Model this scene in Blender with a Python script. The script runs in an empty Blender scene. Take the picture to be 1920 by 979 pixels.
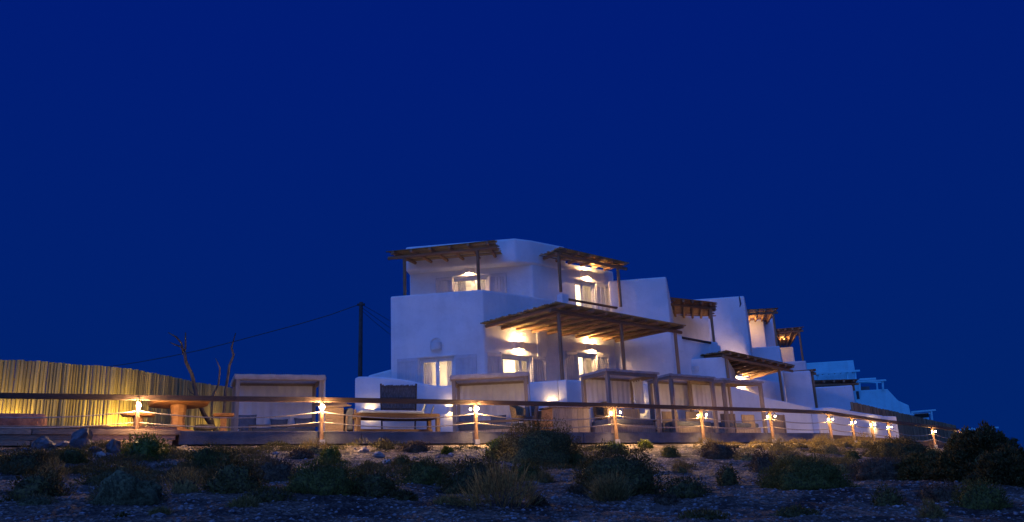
import bpy, bmesh, math, random
import numpy as np
from mathutils import Vector, Matrix, noise
R = random.Random(7)
sc = bpy.context.scene
C = sc.collection
rad = math.radians

# ------------------------------------------------------------------ camera
F, CX, CY = 1600., 960., 489.5          # focal length and centre in pixels of the 1920 px photograph
ROLL = .045
PITCH = math.atan((820 + ROLL*2860 - CY)/F)
EYE = Vector((0, 0, -2.15))             # the deck top is z = 0, the beach lies lower
fw = Vector((0, math.cos(PITCH), math.sin(PITCH)))
up0 = Vector((0, -math.sin(PITCH), math.cos(PITCH)))
rt0 = Vector((1, 0, 0))
RT = rt0*math.cos(ROLL) - up0*math.sin(ROLL)
UP = up0*math.cos(ROLL) + rt0*math.sin(ROLL)
cam = bpy.data.cameras.new('camera')
cam.sensor_width = 36; cam.lens = 36*F/1920
cam.clip_start = .1; cam.clip_end = 3000
co = bpy.data.objects.new('camera', cam); C.objects.link(co)
co.matrix_world = Matrix(((RT.x, UP.x, -fw.x, EYE.x), (RT.y, UP.y, -fw.y, EYE.y), (RT.z, UP.z, -fw.z, EYE.z), (0, 0, 0, 1)))
sc.camera = co

# ------------------------------------------------------------------ sky, twilight, exposure
SKY_TOP = (.0003, .0118, .180)
SKY_LOW = (.0003, .0175, .142)
GLOW = (.085, .25, 1.0)
GLOW_DIR = Vector((-.38, -.64, .67)).normalized()
SUN_COL, SUN_STRENGTH = (1., .80, .66), .0
sc.view_settings.view_transform = 'Standard'; sc.view_settings.look = 'None'
sc.view_settings.exposure = 0; sc.view_settings.gamma = 1
sc.cycles.use_denoising = True
try: sc.cycles.sample_clamp_indirect = 12.0
except Exception: pass
sc.cycles.max_bounces = 6; sc.cycles.diffuse_bounces = 4; sc.cycles.transparent_max_bounces = 12
w = bpy.data.worlds.new('World'); sc.world = w; w.use_nodes = True
nt = w.node_tree; N = nt.nodes; Lk = nt.links
bg = N['Background']; bg.inputs[1].default_value = 1.0
tc = N.new('ShaderNodeTexCoord')
nrm = N.new('ShaderNodeVectorMath'); nrm.operation = 'NORMALIZE'; Lk.new(tc.outputs['Generated'], nrm.inputs[0])
sep = N.new('ShaderNodeSeparateXYZ'); Lk.new(nrm.outputs[0], sep.inputs[0])
mr = N.new('ShaderNodeMapRange'); mr.inputs[1].default_value = .0; mr.inputs[2].default_value = .5
Lk.new(sep.outputs[2], mr.inputs[0])
mx = N.new('ShaderNodeMix'); mx.data_type = 'RGBA'
mx.inputs[6].default_value = (*SKY_LOW, 1); mx.inputs[7].default_value = (*SKY_TOP, 1)
Lk.new(mr.outputs[0], mx.inputs[0])
dot = N.new('ShaderNodeVectorMath'); dot.operation = 'DOT_PRODUCT'; Lk.new(nrm.outputs[0], dot.inputs[0])
dot.inputs[1].default_value = GLOW_DIR
mg = N.new('ShaderNodeMapRange'); mg.interpolation_type = 'SMOOTHSTEP'
mg.inputs[1].default_value = .06; mg.inputs[2].default_value = 1.0; Lk.new(dot.outputs['Value'], mg.inputs[0])
gl = N.new('ShaderNodeMix'); gl.data_type = 'RGBA'; gl.blend_type = 'ADD'; gl.inputs[7].default_value = (*GLOW, 1)
Lk.new(mg.outputs[0], gl.inputs[0]); Lk.new(mx.outputs[2], gl.inputs[6]); Lk.new(gl.outputs[2], bg.inputs[0])

# ------------------------------------------------------------------ pixel -> place helpers (used to measure the photograph)
def ray(x, y): return RT*((x-CX)/F) - UP*((y-CY)/F) + fw
def onz(x, y, z):
    d = ray(x, y); return EYE + d*((z-EYE.z)/d.z)
def dep(x, y, Y):
    d = ray(x, y); return EYE + d*(Y/d.y)
class Plane:                              # a vertical plane: plan point and plan direction
    def __init__(s, p, ang):
        s.p = Vector((p[0], p[1])); s.d = Vector((math.cos(ang), math.sin(ang))); s.n = Vector((s.d.y, -s.d.x))  # n looks to the camera
        s.ang = ang
    def at(s, x, y):
        d = ray(x, y); t = (s.n.dot(s.p - EYE.xy))/(s.n.dot(d.xy)); return EYE + d*t
    def s(s, P): return (P.xy - s.p).dot(s.d)
    def P(s, a, z, out=0): q = s.p + s.d*a + s.n*out; return Vector((q.x, q.y, z))
    def off(s, o): return Plane(s.p + s.n*o, s.ang)
def V3(p, z): return Vector((p[0], p[1], z))

# ------------------------------------------------------------------ materials
def mat(name, col, rough=.8, var=.25, scale=4., bump=.0, bscale=30., stretch=None, col2=None, rnd=0., coord='geo', spec=.3, mix2=(.35, .65), trans=0.):
    m = bpy.data.materials.new(name); m.use_nodes = True; t = m.node_tree; n = t.nodes; l = t.links
    b = n['Principled BSDF']; b.inputs['Roughness'].default_value = rough; b.inputs['Specular IOR Level'].default_value = spec
    if coord == 'geo':
        g = n.new('ShaderNodeNewGeometry'); src = g.outputs['Position']
    else:
        g = n.new('ShaderNodeTexCoord'); src = g.outputs['Object']
    mp = n.new('ShaderNodeMapping'); l.new(src, mp.inputs[0])
    if stretch: mp.inputs['Scale'].default_value = stretch
    oi = n.new('ShaderNodeObjectInfo')
    ad = n.new('ShaderNodeVectorMath'); ad.operation = 'ADD'; l.new(mp.outputs[0], ad.inputs[0])
    if coord != 'geo':
        sc_ = n.new('ShaderNodeVectorMath'); sc_.operation = 'SCALE'; sc_.inputs[0].default_value = (37, 17, 23)
        l.new(oi.outputs['Random'], sc_.inputs['Scale']); l.new(sc_.outputs[0], ad.inputs[1])
    no = n.new('ShaderNodeTexNoise'); no.inputs['Scale'].default_value = scale; no.inputs['Detail'].default_value = 6
    no.inputs['Roughness'].default_value = .6
    l.new(ad.outputs[0], no.inputs['Vector'])
    cr = n.new('ShaderNodeValToRGB'); c2 = col2 or tuple(c*(1-var) for c in col)
    cr.color_ramp.elements[0].position = mix2[0]; cr.color_ramp.elements[1].position = mix2[1]
    cr.color_ramp.elements[0].color = (*c2, 1); cr.color_ramp.elements[1].color = (*col, 1)
    l.new(no.outputs['Fac'], cr.inputs[0]); out = cr.outputs[0]
    if rnd:
        hs = n.new('ShaderNodeHueSaturation'); l.new(out, hs.inputs['Color'])
        ma = n.new('ShaderNodeMapRange'); ma.inputs[3].default_value = 1-rnd; ma.inputs[4].default_value = 1+rnd
        l.new(oi.outputs['Random'], ma.inputs[0]); l.new(ma.outputs[0], hs.inputs['Value']); out = hs.outputs[0]
    l.new(out, b.inputs['Base Color'])
    if bump:
        n2 = n.new('ShaderNodeTexNoise'); n2.inputs['Scale'].default_value = bscale; n2.inputs['Detail'].default_value = 5
        l.new(ad.outputs[0], n2.inputs['Vector'])
        bm = n.new('ShaderNodeBump'); bm.inputs['Strength'].default_value = bump; bm.inputs['Distance'].default_value = .04
        l.new(n2.outputs['Fac'], bm.inputs['Height']); l.new(bm.outputs[0], b.inputs['Normal'])
    if trans:
        tr = n.new('ShaderNodeBsdfTranslucent'); l.new(out, tr.inputs[0])
        ms = n.new('ShaderNodeMixShader'); ms.inputs[0].default_value = trans
        l.new(b.outputs[0], ms.inputs[1]); l.new(tr.outputs[0], ms.inputs[2]); l.new(ms.outputs[0], n['Material Output'].inputs[0])
    return m
def emit(name, col, s):
    m = bpy.data.materials.new(name); m.use_nodes = True; n = m.node_tree.nodes; b = n['Principled BSDF']
    b.inputs['Base Color'].default_value = (.8, .7, .5, 1); b.inputs['Emission Color'].default_value = (*col, 1); b.inputs['Emission Strength'].default_value = s
    return m
def glassmat():
    m = bpy.data.materials.new('window_glass'); m.use_nodes = True; t = m.node_tree; n = t.nodes; l = t.links
    tr = n.new('ShaderNodeBsdfTransparent'); gs = n.new('ShaderNodeBsdfGlossy'); gs.inputs['Roughness'].default_value = .02
    tr.inputs[0].default_value = (.93, .95, .95, 1)
    lw = n.new('ShaderNodeLayerWeight'); pw_ = n.new('ShaderNodeMath'); pw_.operation = 'POWER'; pw_.inputs[1].default_value = 3.5; l.new(lw.outputs['Facing'], pw_.inputs[0])
    fr = n.new('ShaderNodeMath'); fr.operation = 'MULTIPLY_ADD'; fr.inputs[1].default_value = .7; fr.inputs[2].default_value = .03; l.new(pw_.outputs[0], fr.inputs[0]); ms = n.new('ShaderNodeMixShader')
    l.new(fr.outputs[0], ms.inputs[0]); l.new(tr.outputs[0], ms.inputs[1]); l.new(gs.outputs[0], ms.inputs[2])
    l.new(ms.outputs[0], n['Material Output'].inputs[0]); return m
M = dict(
    plaster=mat('white_plaster', (.81, .79, .77), .9, scale=.75, col2=(.66, .645, .62), bump=.38, bscale=5, mix2=(.22, .58)),
    plaster_far=mat('far_plaster_sky_tint', (.33, .82, .84), .9, scale=.5, col2=(.28, .74, .77), bump=.1, bscale=6),  # white plaster; the blue of lamp-free sky light is put into its colour
    paint=mat('white_joinery_paint', (.78, .77, .74), .5, scale=3, col2=(.68, .67, .64)),
    grey_paint=mat('grey_painted_shutter', (.60, .59, .60), .6, scale=3, col2=(.50, .49, .50)),
    wood=mat('weathered_timber', (.50, .29, .15), .85, coord='obj', stretch=(5, 5, 1.1), scale=5, col2=(.19, .10, .05), bump=.5, bscale=8, rnd=.25),
    darkwood=mat('dark_rail_timber', (.20, .11, .065), .8, coord='obj', stretch=(5, 5, 2.5), scale=5, col2=(.07, .045, .032), bump=.4, bscale=8, rnd=.2),
    slat=mat('cane_slat', (.44, .31, .12), .8, coord='obj', stretch=(4, 4, 3), scale=5, col2=(.20, .13, .06), bump=.3, bscale=12, rnd=.45),
    bamboo=mat('bamboo_pole', (.42, .34, .14), .65, coord='obj', stretch=(6, 6, 2.2), scale=4, col2=(.26, .21, .09), bump=.35, bscale=14, rnd=.3, mix2=(.3, .62)),
    bamboo_brown=mat('brown_fence_pole', (.48, .27, .12), .8, coord='obj', stretch=(6, 6, 2), scale=4, col2=(.17, .11, .06), bump=.3, bscale=14, rnd=.4),
    teak=mat('orange_teak', (.42, .20, .08), .6, coord='geo', stretch=(3, 3, 9), scale=2, col2=(.26, .115, .045), bump=.25, bscale=30),
    plank=mat('plain_plank', (.29, .195, .125), .8, coord='obj', stretch=(4, 4, 1), scale=5, col2=(.15, .10, .065), bump=.3, bscale=9, rnd=.22),
    sleeper=mat('old_sleeper', (.60, .42, .27), .9, coord='obj', stretch=(6, 6, 9), scale=2.4, col2=(.22, .14, .09), bump=.7, bscale=6, rnd=.2),
    concrete=mat('grey_concrete', (.20, .195, .19), .9, scale=1.6, col2=(.10, .098, .096), bump=.35, bscale=22),
    cloth=mat('beige_canopy_cloth', (.60, .52, .47), .95, scale=5, col2=(.46, .40, .36), bump=.25, bscale=14, trans=.25),
    curtain=mat('sheer_curtain', (.83, .78, .74), .95, scale=3, col2=(.74, .69, .65), trans=.15),
    greycloth=mat('grey_upholstery', (.16, .165, .18), .95, scale=8, col2=(.11, .115, .13), bump=.3, bscale=40),
    bluecloth=mat('pale_blue_cushion_cloth', (.36, .40, .46), .95, scale=8, col2=(.28, .32, .38)),
    redcloth=mat('dusty_red_cover', (.32, .16, .12), .95, scale=6, col2=(.17, .085, .075), bump=.5, bscale=18),
    bench=mat('bench_timber', (.17, .10, .055), .8, coord='obj', stretch=(4, 4, 1), scale=5, col2=(.08, .045, .028), bump=.3, bscale=9, rnd=.2),
    mat=mat('woven_reed', (.34, .26, .21), .95, scale=9, stretch=(6, 6, 1), col2=(.11, .08, .07), bump=.8, bscale=40),
    rattan=mat('rattan', (.30, .20, .10), .8, scale=30, col2=(.12, .08, .04), bump=.6, bscale=60),
    rope=mat('pale_rope', (.50, .42, .32), .95, scale=30, col2=(.34, .28, .2)),
    metal=mat('dark_metal', (.06, .06, .065), .5, scale=10),
    steel=mat('galvanised_steel', (.42, .42, .42), .45, scale=10),
    bark=mat('dark_driftwood', (.13, .105, .09), .9, scale=12, stretch=(1, 1, .3), col2=(.05, .042, .038), bump=.6, bscale=30),
    pole=mat('creosoted_pole', (.085, .06, .05), .9, scale=6, col2=(.045, .03, .025)),
    stone=mat('grey_boulder', (.17, .15, .14), .95, scale=5, col2=(.055, .05, .048), bump=.9, bscale=7),
    sandstone=mat('pale_boulder', (.42, .36, .30), .95, scale=4, col2=(.25, .21, .17), bump=.9, bscale=8),
    glass=glassmat(),
    bulb=emit('warm_bulb', (1., .62, .27), 720),
    bulb_far=emit('warm_bulb_small', (1., .62, .27), 800),
    bulb_near=emit('warm_bulb_bright', (1., .64, .30), 1700),
    sconce=emit('sconce_bulb', (1., .60, .27), 2200),
    row=emit('row_sconce_bulb', (1., .58, .24), 130),
    sconce_strong=emit('row_sconce_bulb_strong', (1., .60, .30), 4200),
    bedwood=mat('grey_brown_bed_timber', (.42, .32, .24), .85, coord='obj', stretch=(4, 4, 1), scale=5, col2=(.24, .175, .13), bump=.3, bscale=9, rnd=.15),
    screenwood=mat('tan_screen_plank', (.46, .33, .20), .8, coord='obj', stretch=(4, 4, 1), scale=5, col2=(.27, .185, .11), bump=.3, bscale=9, rnd=.2),
    shade=mat('ceramic_lamp_shade', (.78, .74, .70), .7, scale=6, col2=(.70, .66, .62), trans=.10),
    paving=mat('pale_terrace_paving', (.62, .58, .52), .85, scale=1.5, col2=(.48, .44, .40)),
    wallglow=emit('terrace_sconce_bulb', (1., .66, .27), 170),
    sign=mat('pale_board', (.6, .6, .62), .6),
)
def weather(m, amt):
    t = m.node_tree; n = t.nodes; l = t.links; b = n['Principled BSDF']; src = b.inputs['Base Color'].links[0].from_socket
    g = n.new('ShaderNodeNewGeometry'); out = src
    for sc_, det, lo, hi, k in (((1.6, 1.6, .16), 5, .48, .72, amt), ((.35, .35, .5), 4, .45, .6, amt*.7), ((5, 5, 5), 6, .56, .66, amt*.8)):
        mp = n.new('ShaderNodeMapping'); mp.inputs['Scale'].default_value = sc_; l.new(g.outputs['Position'], mp.inputs[0])
        no = n.new('ShaderNodeTexNoise'); no.inputs['Scale'].default_value = 1.7; no.inputs['Detail'].default_value = det; l.new(mp.outputs[0], no.inputs['Vector'])
        r_ = n.new('ShaderNodeMapRange'); r_.inputs[1].default_value = lo; r_.inputs[2].default_value = hi; r_.inputs[3].default_value = 1; r_.inputs[4].default_value = 1-k; l.new(no.outputs['Fac'], r_.inputs[0])
        mu = n.new('ShaderNodeMix'); mu.data_type = 'RGBA'; mu.blend_type = 'MULTIPLY'; mu.inputs[0].default_value = 1; l.new(out, mu.inputs[6]); l.new(r_.outputs[0], mu.inputs[7]); out = mu.outputs[2]
    l.new(out, b.inputs['Base Color'])
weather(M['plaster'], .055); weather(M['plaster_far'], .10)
LEAF = {
 'leafy': mat('succulent_leaf', (.20, .21, .02), .6, scale=24, mix2=(.40, .62), col2=(.06, .075, .01), rnd=.15, trans=.2),
 'dark': mat('dark_scrub_leaf', (.165, .125, .026), .75, scale=24, mix2=(.40, .62), col2=(.04, .03, .009), rnd=.25, trans=.15),
 'cushion': mat('cushion_scrub_leaf', (.17, .145, .022), .8, scale=24, mix2=(.40, .62), col2=(.05, .045, .010), rnd=.2, trans=.15),
 'greygreen': mat('grey_green_scrub_leaf', (.17, .155, .06), .85, scale=22, mix2=(.4, .62), col2=(.06, .055, .022), rnd=.1, trans=.1),
 'dry': mat('dry_straw_leaf', (.40, .28, .075), .85, scale=24, mix2=(.40, .62), col2=(.11, .08, .025), rnd=.2, trans=.25),
 'brown': mat('brown_heather_leaf', (.17, .11, .05), .85, scale=24, mix2=(.40, .62), col2=(.05, .034, .02), rnd=.15, trans=.1)}
TWIG = mat('twig', (.10, .075, .05), .9, scale=10)

# ------------------------------------------------------------------ object helpers
WLOC = {}
def link(o, loc, parent):
    C.objects.link(o); loc = Vector(loc)
    if parent is not None:
        o.parent = parent; o.location = loc - WLOC[parent.name]
    else: o.location = loc
    WLOC[o.name] = loc; return o
def tag(o, label=None, cat=None, group=None, kind=None):
    if label: o['label'] = label
    if cat: o['category'] = cat
    if group: o['group'] = group
    if kind: o['kind'] = kind
    return o
def empty(name, loc, label=None, cat=None, group=None, kind=None, parent=None):
    o = bpy.data.objects.new(name, None); o.empty_display_size = .2
    link(o, loc, parent); return tag(o, label, cat, group, kind)
class MB:
    def __init__(s): s.v = []; s.f = []
    def add(s, vs, fs):
        k = len(s.v); s.v += [tuple(v) for v in vs]; s.f += [tuple(i+k for i in f) for f in fs]
    def box(s, c, X, Y, Z):               # centre and three half-axis vectors
        c = Vector(c); vs = [c+X*a+Y*b+Z*d for a in (-1, 1) for b in (-1, 1) for d in (-1, 1)]
        s.add(vs, [(0, 1, 3, 2), (4, 6, 7, 5), (0, 4, 5, 1), (2, 3, 7, 6), (0, 2, 6, 4), (1, 5, 7, 3)])
    def prism(s, poly, z0, z1):
        n = len(poly); z0 = z0 if hasattr(z0, '__len__') else [z0]*n; z1 = z1 if hasattr(z1, '__len__') else [z1]*n
        vs = [V3(p, z0[i]) for i, p in enumerate(poly)] + [V3(p, z1[i]) for i, p in enumerate(poly)]
        s.add(vs, [tuple(range(n-1, -1, -1)), tuple(range(n, 2*n))] + [(i, (i+1) % n, n+(i+1) % n, n+i) for i in range(n)])
    def tube(s, pts, rs, n=8):
        pts = [Vector(p) for p in pts]; rs = rs if hasattr(rs, '__len__') else [rs]*len(pts)
        vs = []
        for i, p in enumerate(pts):
            t = (pts[min(i+1, len(pts)-1)] - pts[max(i-1, 0)]).normalized()
            a = t.cross(Vector((0, 0, 1)) if abs(t.z) < .9 else Vector((1, 0, 0))).normalized(); b = t.cross(a)
            vs += [p + (a*math.cos(2*math.pi*k/n) + b*math.sin(2*math.pi*k/n))*rs[i] for k in range(n)]
        fs = [(i*n+k, i*n+(k+1) % n, (i+1)*n+(k+1) % n, (i+1)*n+k) for i in range(len(pts)-1) for k in range(n)]
        fs += [tuple(range(n-1, -1, -1)), tuple((len(pts)-1)*n+k for k in range(n))]
        s.add(vs, fs)
    def sphere(s, c, r, nu=10, nv=6, sq=(1, 1, 1)):
        vs = []; fs = []
        for j in range(nv+1):
            th = math.pi*j/nv
            for i in range(nu):
                ph = 2*math.pi*i/nu; vs.append(Vector(c)+Vector((r*sq[0]*math.sin(th)*math.cos(ph), r*sq[1]*math.sin(th)*math.sin(ph), r*sq[2]*math.cos(th))))
        for j in range(nv):
            for i in range(nu): fs.append((j*nu+i, (j+1)*nu+i, (j+1)*nu+(i+1) % nu, j*nu+(i+1) % nu))
        s.add(vs, fs)
    def build(s, name, m, parent=None, loc=None, smooth=False, bevel=0, seg=2):
        if loc is None:
            if parent is not None: loc = WLOC[parent.name]
            else:
                a = np.array(s.v); loc = Vector((a[:, 0].mean(), a[:, 1].mean(), a[:, 2].min()))
        loc = Vector(loc); me = bpy.data.meshes.new(name)
        me.from_pydata([tuple(Vector(v)-loc) for v in s.v], [], s.f); me.update()
        bm = bmesh.new(); bm.from_mesh(me)
        bmesh.ops.remove_doubles(bm, verts=bm.verts, dist=1e-5)
        bmesh.ops.recalc_face_normals(bm, faces=bm.faces)
        if bevel: bmesh.ops.bevel(bm, geom=list(bm.edges), offset=bevel, segments=seg, affect='EDGES', profile=.5, clamp_overlap=True)
        bm.to_mesh(me); bm.free()
        if smooth: me.polygons.foreach_set('use_smooth', [True]*len(me.polygons))
        me.materials.append(m); o = bpy.data.objects.new(name, me); return link(o, loc, parent)
_st = {}
def unit(shape, m):
    k = (shape, m.name)
    if k in _st: return _st[k]
    bm = bmesh.new()
    if shape == 'box':
        bmesh.ops.create_cube(bm, size=1); bmesh.ops.bevel(bm, geom=list(bm.edges), offset=.04, segments=1, affect='EDGES')
    else:                                  # an uneven round log along local Z
        n, rr = 9, random.Random(shape); rings = 5; vs = []
        for j in range(rings):
            cx, cy = rr.uniform(-.05, .05), rr.uniform(-.05, .05); r = .5*rr.uniform(.9, 1.04)
            vs.append([bm.verts.new((cx+r*math.cos(2*math.pi*k2/n), cy+r*math.sin(2*math.pi*k2/n), j/(rings-1)-.5)) for k2 in range(n)])
        for j in range(rings-1):
            for k2 in range(n): bm.faces.new((vs[j][k2], vs[j][(k2+1) % n], vs[j+1][(k2+1) % n], vs[j+1][k2])).smooth = True
        bm.faces.new(vs[0][::-1]); bm.faces.new(vs[-1])
    me = bpy.data.meshes.new(shape); bm.to_mesh(me); bm.free(); me.materials.append(m); _st[k] = me; return me
LOGS = ['log_a', 'log_b', 'log_c', 'log_d']
def stick(name, p, q, w, h, m, parent, shape='log', side=None):
    p, q = Vector(p), Vector(q); z = q-p; L = z.length; z /= L
    x = Vector(side) if side is not None else z.cross(Vector((0, 0, 1)))
    if x.length < 1e-4: x = Vector((1, 0, 0))
    x = (x - z*x.dot(z)).normalized(); y = z.cross(x); mid = (p+q)/2
    if shape == 'log': shape = R.choice(LOGS)
    o = bpy.data.objects.new(name, unit(shape, m)); link(o, mid, parent); l = o.location.copy()
    o.matrix_basis = Matrix(((x.x*w, y.x*h, z.x*L, l.x), (x.y*w, y.y*h, z.y*L, l.y), (x.z*w, y.z*h, z.z*L, l.z), (0, 0, 0, 1)))
    return o
def lamp(name, loc, power, col, parent, kind='POINT', size=.08, target=None, spot=100, blend=.6):
    d = bpy.data.lights.new(name, kind); d.energy = power; d.color = col; d.shadow_soft_size = size
    if kind == 'SPOT': d.spot_size = rad(spot); d.spot_blend = blend
    o = bpy.data.objects.new(name, d); link(o, loc, parent)
    if target is not None: o.rotation_euler = (Vector(target)-Vector(loc)).to_track_quat('-Z', 'Y').to_euler()
    return o
def lerp(a, b, t): return a*(1-t)+b*t

# ------------------------------------------------------------------ terrain
A0 = onz(340, 808, 0); A1 = onz(1500, 812, 0)
RAIL = Plane(A0.xy, math.atan2(A1.y-A0.y, A1.x-A0.x))
K2 = RAIL.at(1550, 790); RAIL2 = Plane(K2.xy, rad(47))
prof_u = [-200, -60, -12, -1.5, 0, 2, 5, 8.7, 11.7, 14.6, 22, 60, 200]
prof_z = [-3., -1.2, -.5, -.42, -.37, -.66, -1.17, -1.70, -2.05, -2.30, -3.25, -4.6, -5.5]
def udist(x, y):
    v = Vector((x, y)); return max((v-RAIL.p).dot(RAIL.n), (v-RAIL2.p).dot(RAIL2.n))
def gz(x, y):
    u = udist(x, y); z = float(np.interp(u, prof_u, prof_z))
    if u > .2:
        k = min(1, (u-.2)/1.5)
        z += k*(.13*noise.noise(Vector((x*.45, y*.45, 3))) + .05*noise.noise(Vector((x*1.5, y*1.5, 7))))
        z += k*.16*noise.noise(Vector((x*.16, y*.16, 11)))+k*.035*noise.noise(Vector((x*3.1, y*3.1, 2)))
    return z
def ground_hit(x, y):
    d = ray(x, y); t = 6.; prev = None
    while t < 75:
        P = EYE + d*t
        if P.z < gz(P.x, P.y): break
        t += .08
    else: return None
    for _ in range(12):
        t -= .04*0.5**_*2 if False else 0
    return EYE + d*t
def axis(lo, hi, fine, a, b, coarse):
    r = list(np.arange(a, b, fine)); v = a
    st = fine
    L_ = []
    while v > lo: st = min(st*1.35, coarse); v -= st; L_.append(v)
    v = r[-1]; st = fine; H = []
    while v < hi: st = min(st*1.35, coarse); v += st; H.append(v)
    return L_[::-1]+r+H
gx = axis(-900, 900, .11, -15, 20, 80); gy = axis(-300, 1500, .11, 6, 37, 80)
vs = [(x, y, gz(x, y)) for y in gy for x in gx]; nx = len(gx)
fs = [(j*nx+i, j*nx+i+1, (j+1)*nx+i+1, (j+1)*nx+i) for j in range(len(gy)-1) for i in range(nx-1)]
me = bpy.data.meshes.new('ground'); me.from_pydata(vs, [], fs); me.update(); me.polygons.foreach_set('use_smooth', [True]*len(me.polygons))
def groundmat():
    m = bpy.data.materials.new('beach_gravel'); m.use_nodes = True; t = m.node_tree; n = t.nodes; l = t.links
    b = n['Principled BSDF']; b.inputs['Roughness'].default_value = .95; b.inputs['Specular IOR Level'].default_value = .2
    g = n.new('ShaderNodeNewGeometry')
    def nz(scale, det=5):
        q = n.new('ShaderNodeTexNoise'); q.inputs['Scale'].default_value = scale; q.inputs['Detail'].default_value = det; l.new(g.outputs['Position'], q.inputs['Vector']); return q
    vo = n.new('ShaderNodeTexVoronoi'); vo.inputs['Scale'].default_value = 17; l.new(g.outputs['Position'], vo.inputs['Vector'])
    vo2 = n.new('ShaderNodeTexVoronoi'); vo2.inputs['Scale'].default_value = 44; l.new(g.outputs['Position'], vo2.inputs['Vector'])
    c1 = n.new('ShaderNodeValToRGB'); l.new(nz(1.1).outputs['Fac'], c1.inputs[0])
    c1.color_ramp.elements[0].position = .35; c1.color_ramp.elements[0].color = (.065, .045, .033, 1)
    c1.color_ramp.elements[1].position = .62; c1.color_ramp.elements[1].color = (.27, .185, .125, 1)
    du = n.new('ShaderNodeVectorMath'); du.operation = 'DOT_PRODUCT'; l.new(g.outputs['Position'], du.inputs[0]); du.inputs[1].default_value = (RAIL.n.x, RAIL.n.y, 0)
    off = n.new('ShaderNodeMath'); off.operation = 'MULTIPLY_ADD'; l.new(nz(.5, 3).outputs['Fac'], off.inputs[0]); off.inputs[1].default_value = 6; l.new(du.outputs['Value'], off.inputs[2])
    sm = n.new('ShaderNodeMapRange'); sm.inputs[1].default_value = RAIL.n.dot(RAIL.p)+9.5; sm.inputs[2].default_value = RAIL.n.dot(RAIL.p)+13.; l.new(off.outputs[0], sm.inputs[0])
    cs_ = n.new('ShaderNodeValToRGB'); l.new(nz(1.7, 8).outputs['Fac'], cs_.inputs[0])
    cs_.color_ramp.elements[0].position = .36; cs_.color_ramp.elements[0].color = (.085, .062, .046, 1)
    cs_.color_ramp.elements[1].position = .6; cs_.color_ramp.elements[1].color = (.31, .235, .17, 1)
    mxs = n.new('ShaderNodeMix'); mxs.data_type = 'RGBA'; l.new(sm.outputs[0], mxs.inputs[0]); l.new(cs_.outputs[0], mxs.inputs[6]); l.new(c1.outputs[0], mxs.inputs[7])
    sp = n.new('ShaderNodeSeparateColor'); l.new(vo.outputs['Color'], sp.inputs[0])
    c2 = n.new('ShaderNodeValToRGB'); l.new(sp.outputs[0], c2.inputs[0])
    c2.color_ramp.elements[0].color = (.42, .40, .38, 1); c2.color_ramp.elements[1].color = (1.9, 1.85, 1.85, 1)
    e = c2.color_ramp.elements.new(.8); e.color = (.9, .9, .9, 1)
    mu = n.new('ShaderNodeMix'); mu.data_type = 'RGBA'; mu.blend_type = 'MULTIPLY'; mu.inputs[0].default_value = 1
    l.new(mxs.outputs[2], mu.inputs[6]); l.new(c2.outputs[0], mu.inputs[7])
    sp2 = n.new('ShaderNodeSeparateColor'); l.new(vo2.outputs['Color'], sp2.inputs[0])
    c3 = n.new('ShaderNodeValToRGB'); l.new(sp2.outputs[1], c3.inputs[0])
    c3.color_ramp.elements[0].color = (.6, .6, .6, 1); c3.color_ramp.elements[1].color = (1.35, 1.33, 1.3, 1)
    mu2 = n.new('ShaderNodeMix'); mu2.data_type = 'RGBA'; mu2.blend_type = 'MULTIPLY'; mu2.inputs[0].default_value = 1
    l.new(mu.outputs[2], mu2.inputs[6]); l.new(c3.outputs[0], mu2.inputs[7]); l.new(mu2.outputs[2], b.inputs['Base Color'])
    bp = n.new('ShaderNodeBump'); bp.inputs['Strength'].default_value = 1.; bp.inputs['Distance'].default_value = .09
    ad = n.new('ShaderNodeMath'); ad.operation = 'ADD'; l.new(vo.outputs['Distance'], ad.inputs[0]); l.new(nz(9).outputs['Fac'], ad.inputs[1])
    l.new(ad.outputs[0], bp.inputs['Height']); l.new(bp.outputs[0], b.inputs['Normal']); return m
me.materials.append(groundmat()); go = bpy.data.objects.new('ground', me); C.objects.link(go); tag(go, 'sandy pebble beach bank rising to the deck', kind='structure')

# deck slab behind the kerb, kerb blocks
def RP(x, y=808): return RAIL.s(RAIL.at(x, y))
sL, sR, sK = RP(-160), RAIL.s(V3(K2, 0)), RP(335)
dk = MB(); q2 = RAIL2.P(14, 0)
dk.prism([RAIL.P(sL, 0, -.16).xy, RAIL.P(sR, 0, -.16).xy, RAIL2.P(22, 0, -.1).xy, (RAIL2.P(22, 0, -.1)+Vector((-12, 20, 0))).xy, RAIL.P(sL, 0, -14).xy], -.36, -.03)
tag(dk.build('deck', M['plank']), 'timber deck floor behind the kerb', kind='structure')
kb = empty('kerb', RAIL.P(sK, -.36), 'grey concrete kerb along the deck edge', kind='structure')
joints = [sK, RP(678), RP(1092), RP(1330), sR+.1]
for a, b in zip(joints[:-1], joints[1:]):
    m_ = MB(); c = RAIL.P((a+b)/2, -.17, -.06)
    m_.box(c, V3(RAIL.d*((b-a)/2-.008), 0), V3(RAIL.n*.1, 0), Vector((0, 0, .17))); m_.build('kerb_block', M['concrete'], kb, bevel=.015)

# timber edging, left
te = empty('timber_edging', RAIL.P(sL, -.4), 'stack of long weathered sleepers edging the deck at its left end', 'timber edging')
for k, (zz, x1, off) in enumerate(((-.30, 323, .10), (-.175, 329, .07), (-.05, 337, .10), (.045, 332, .0))):
    for a, b in (((-160, 150), (150, x1)) if k % 2 else ((-160, 60), (60, x1))):
        p, q = RAIL.P(RP(a)+.01, zz, off-.05), RAIL.P(RP(b)-.01, zz, off-.05)
        stick('sleeper', p, q, .24, .115, M['sleeper'], te, 'box')

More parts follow.
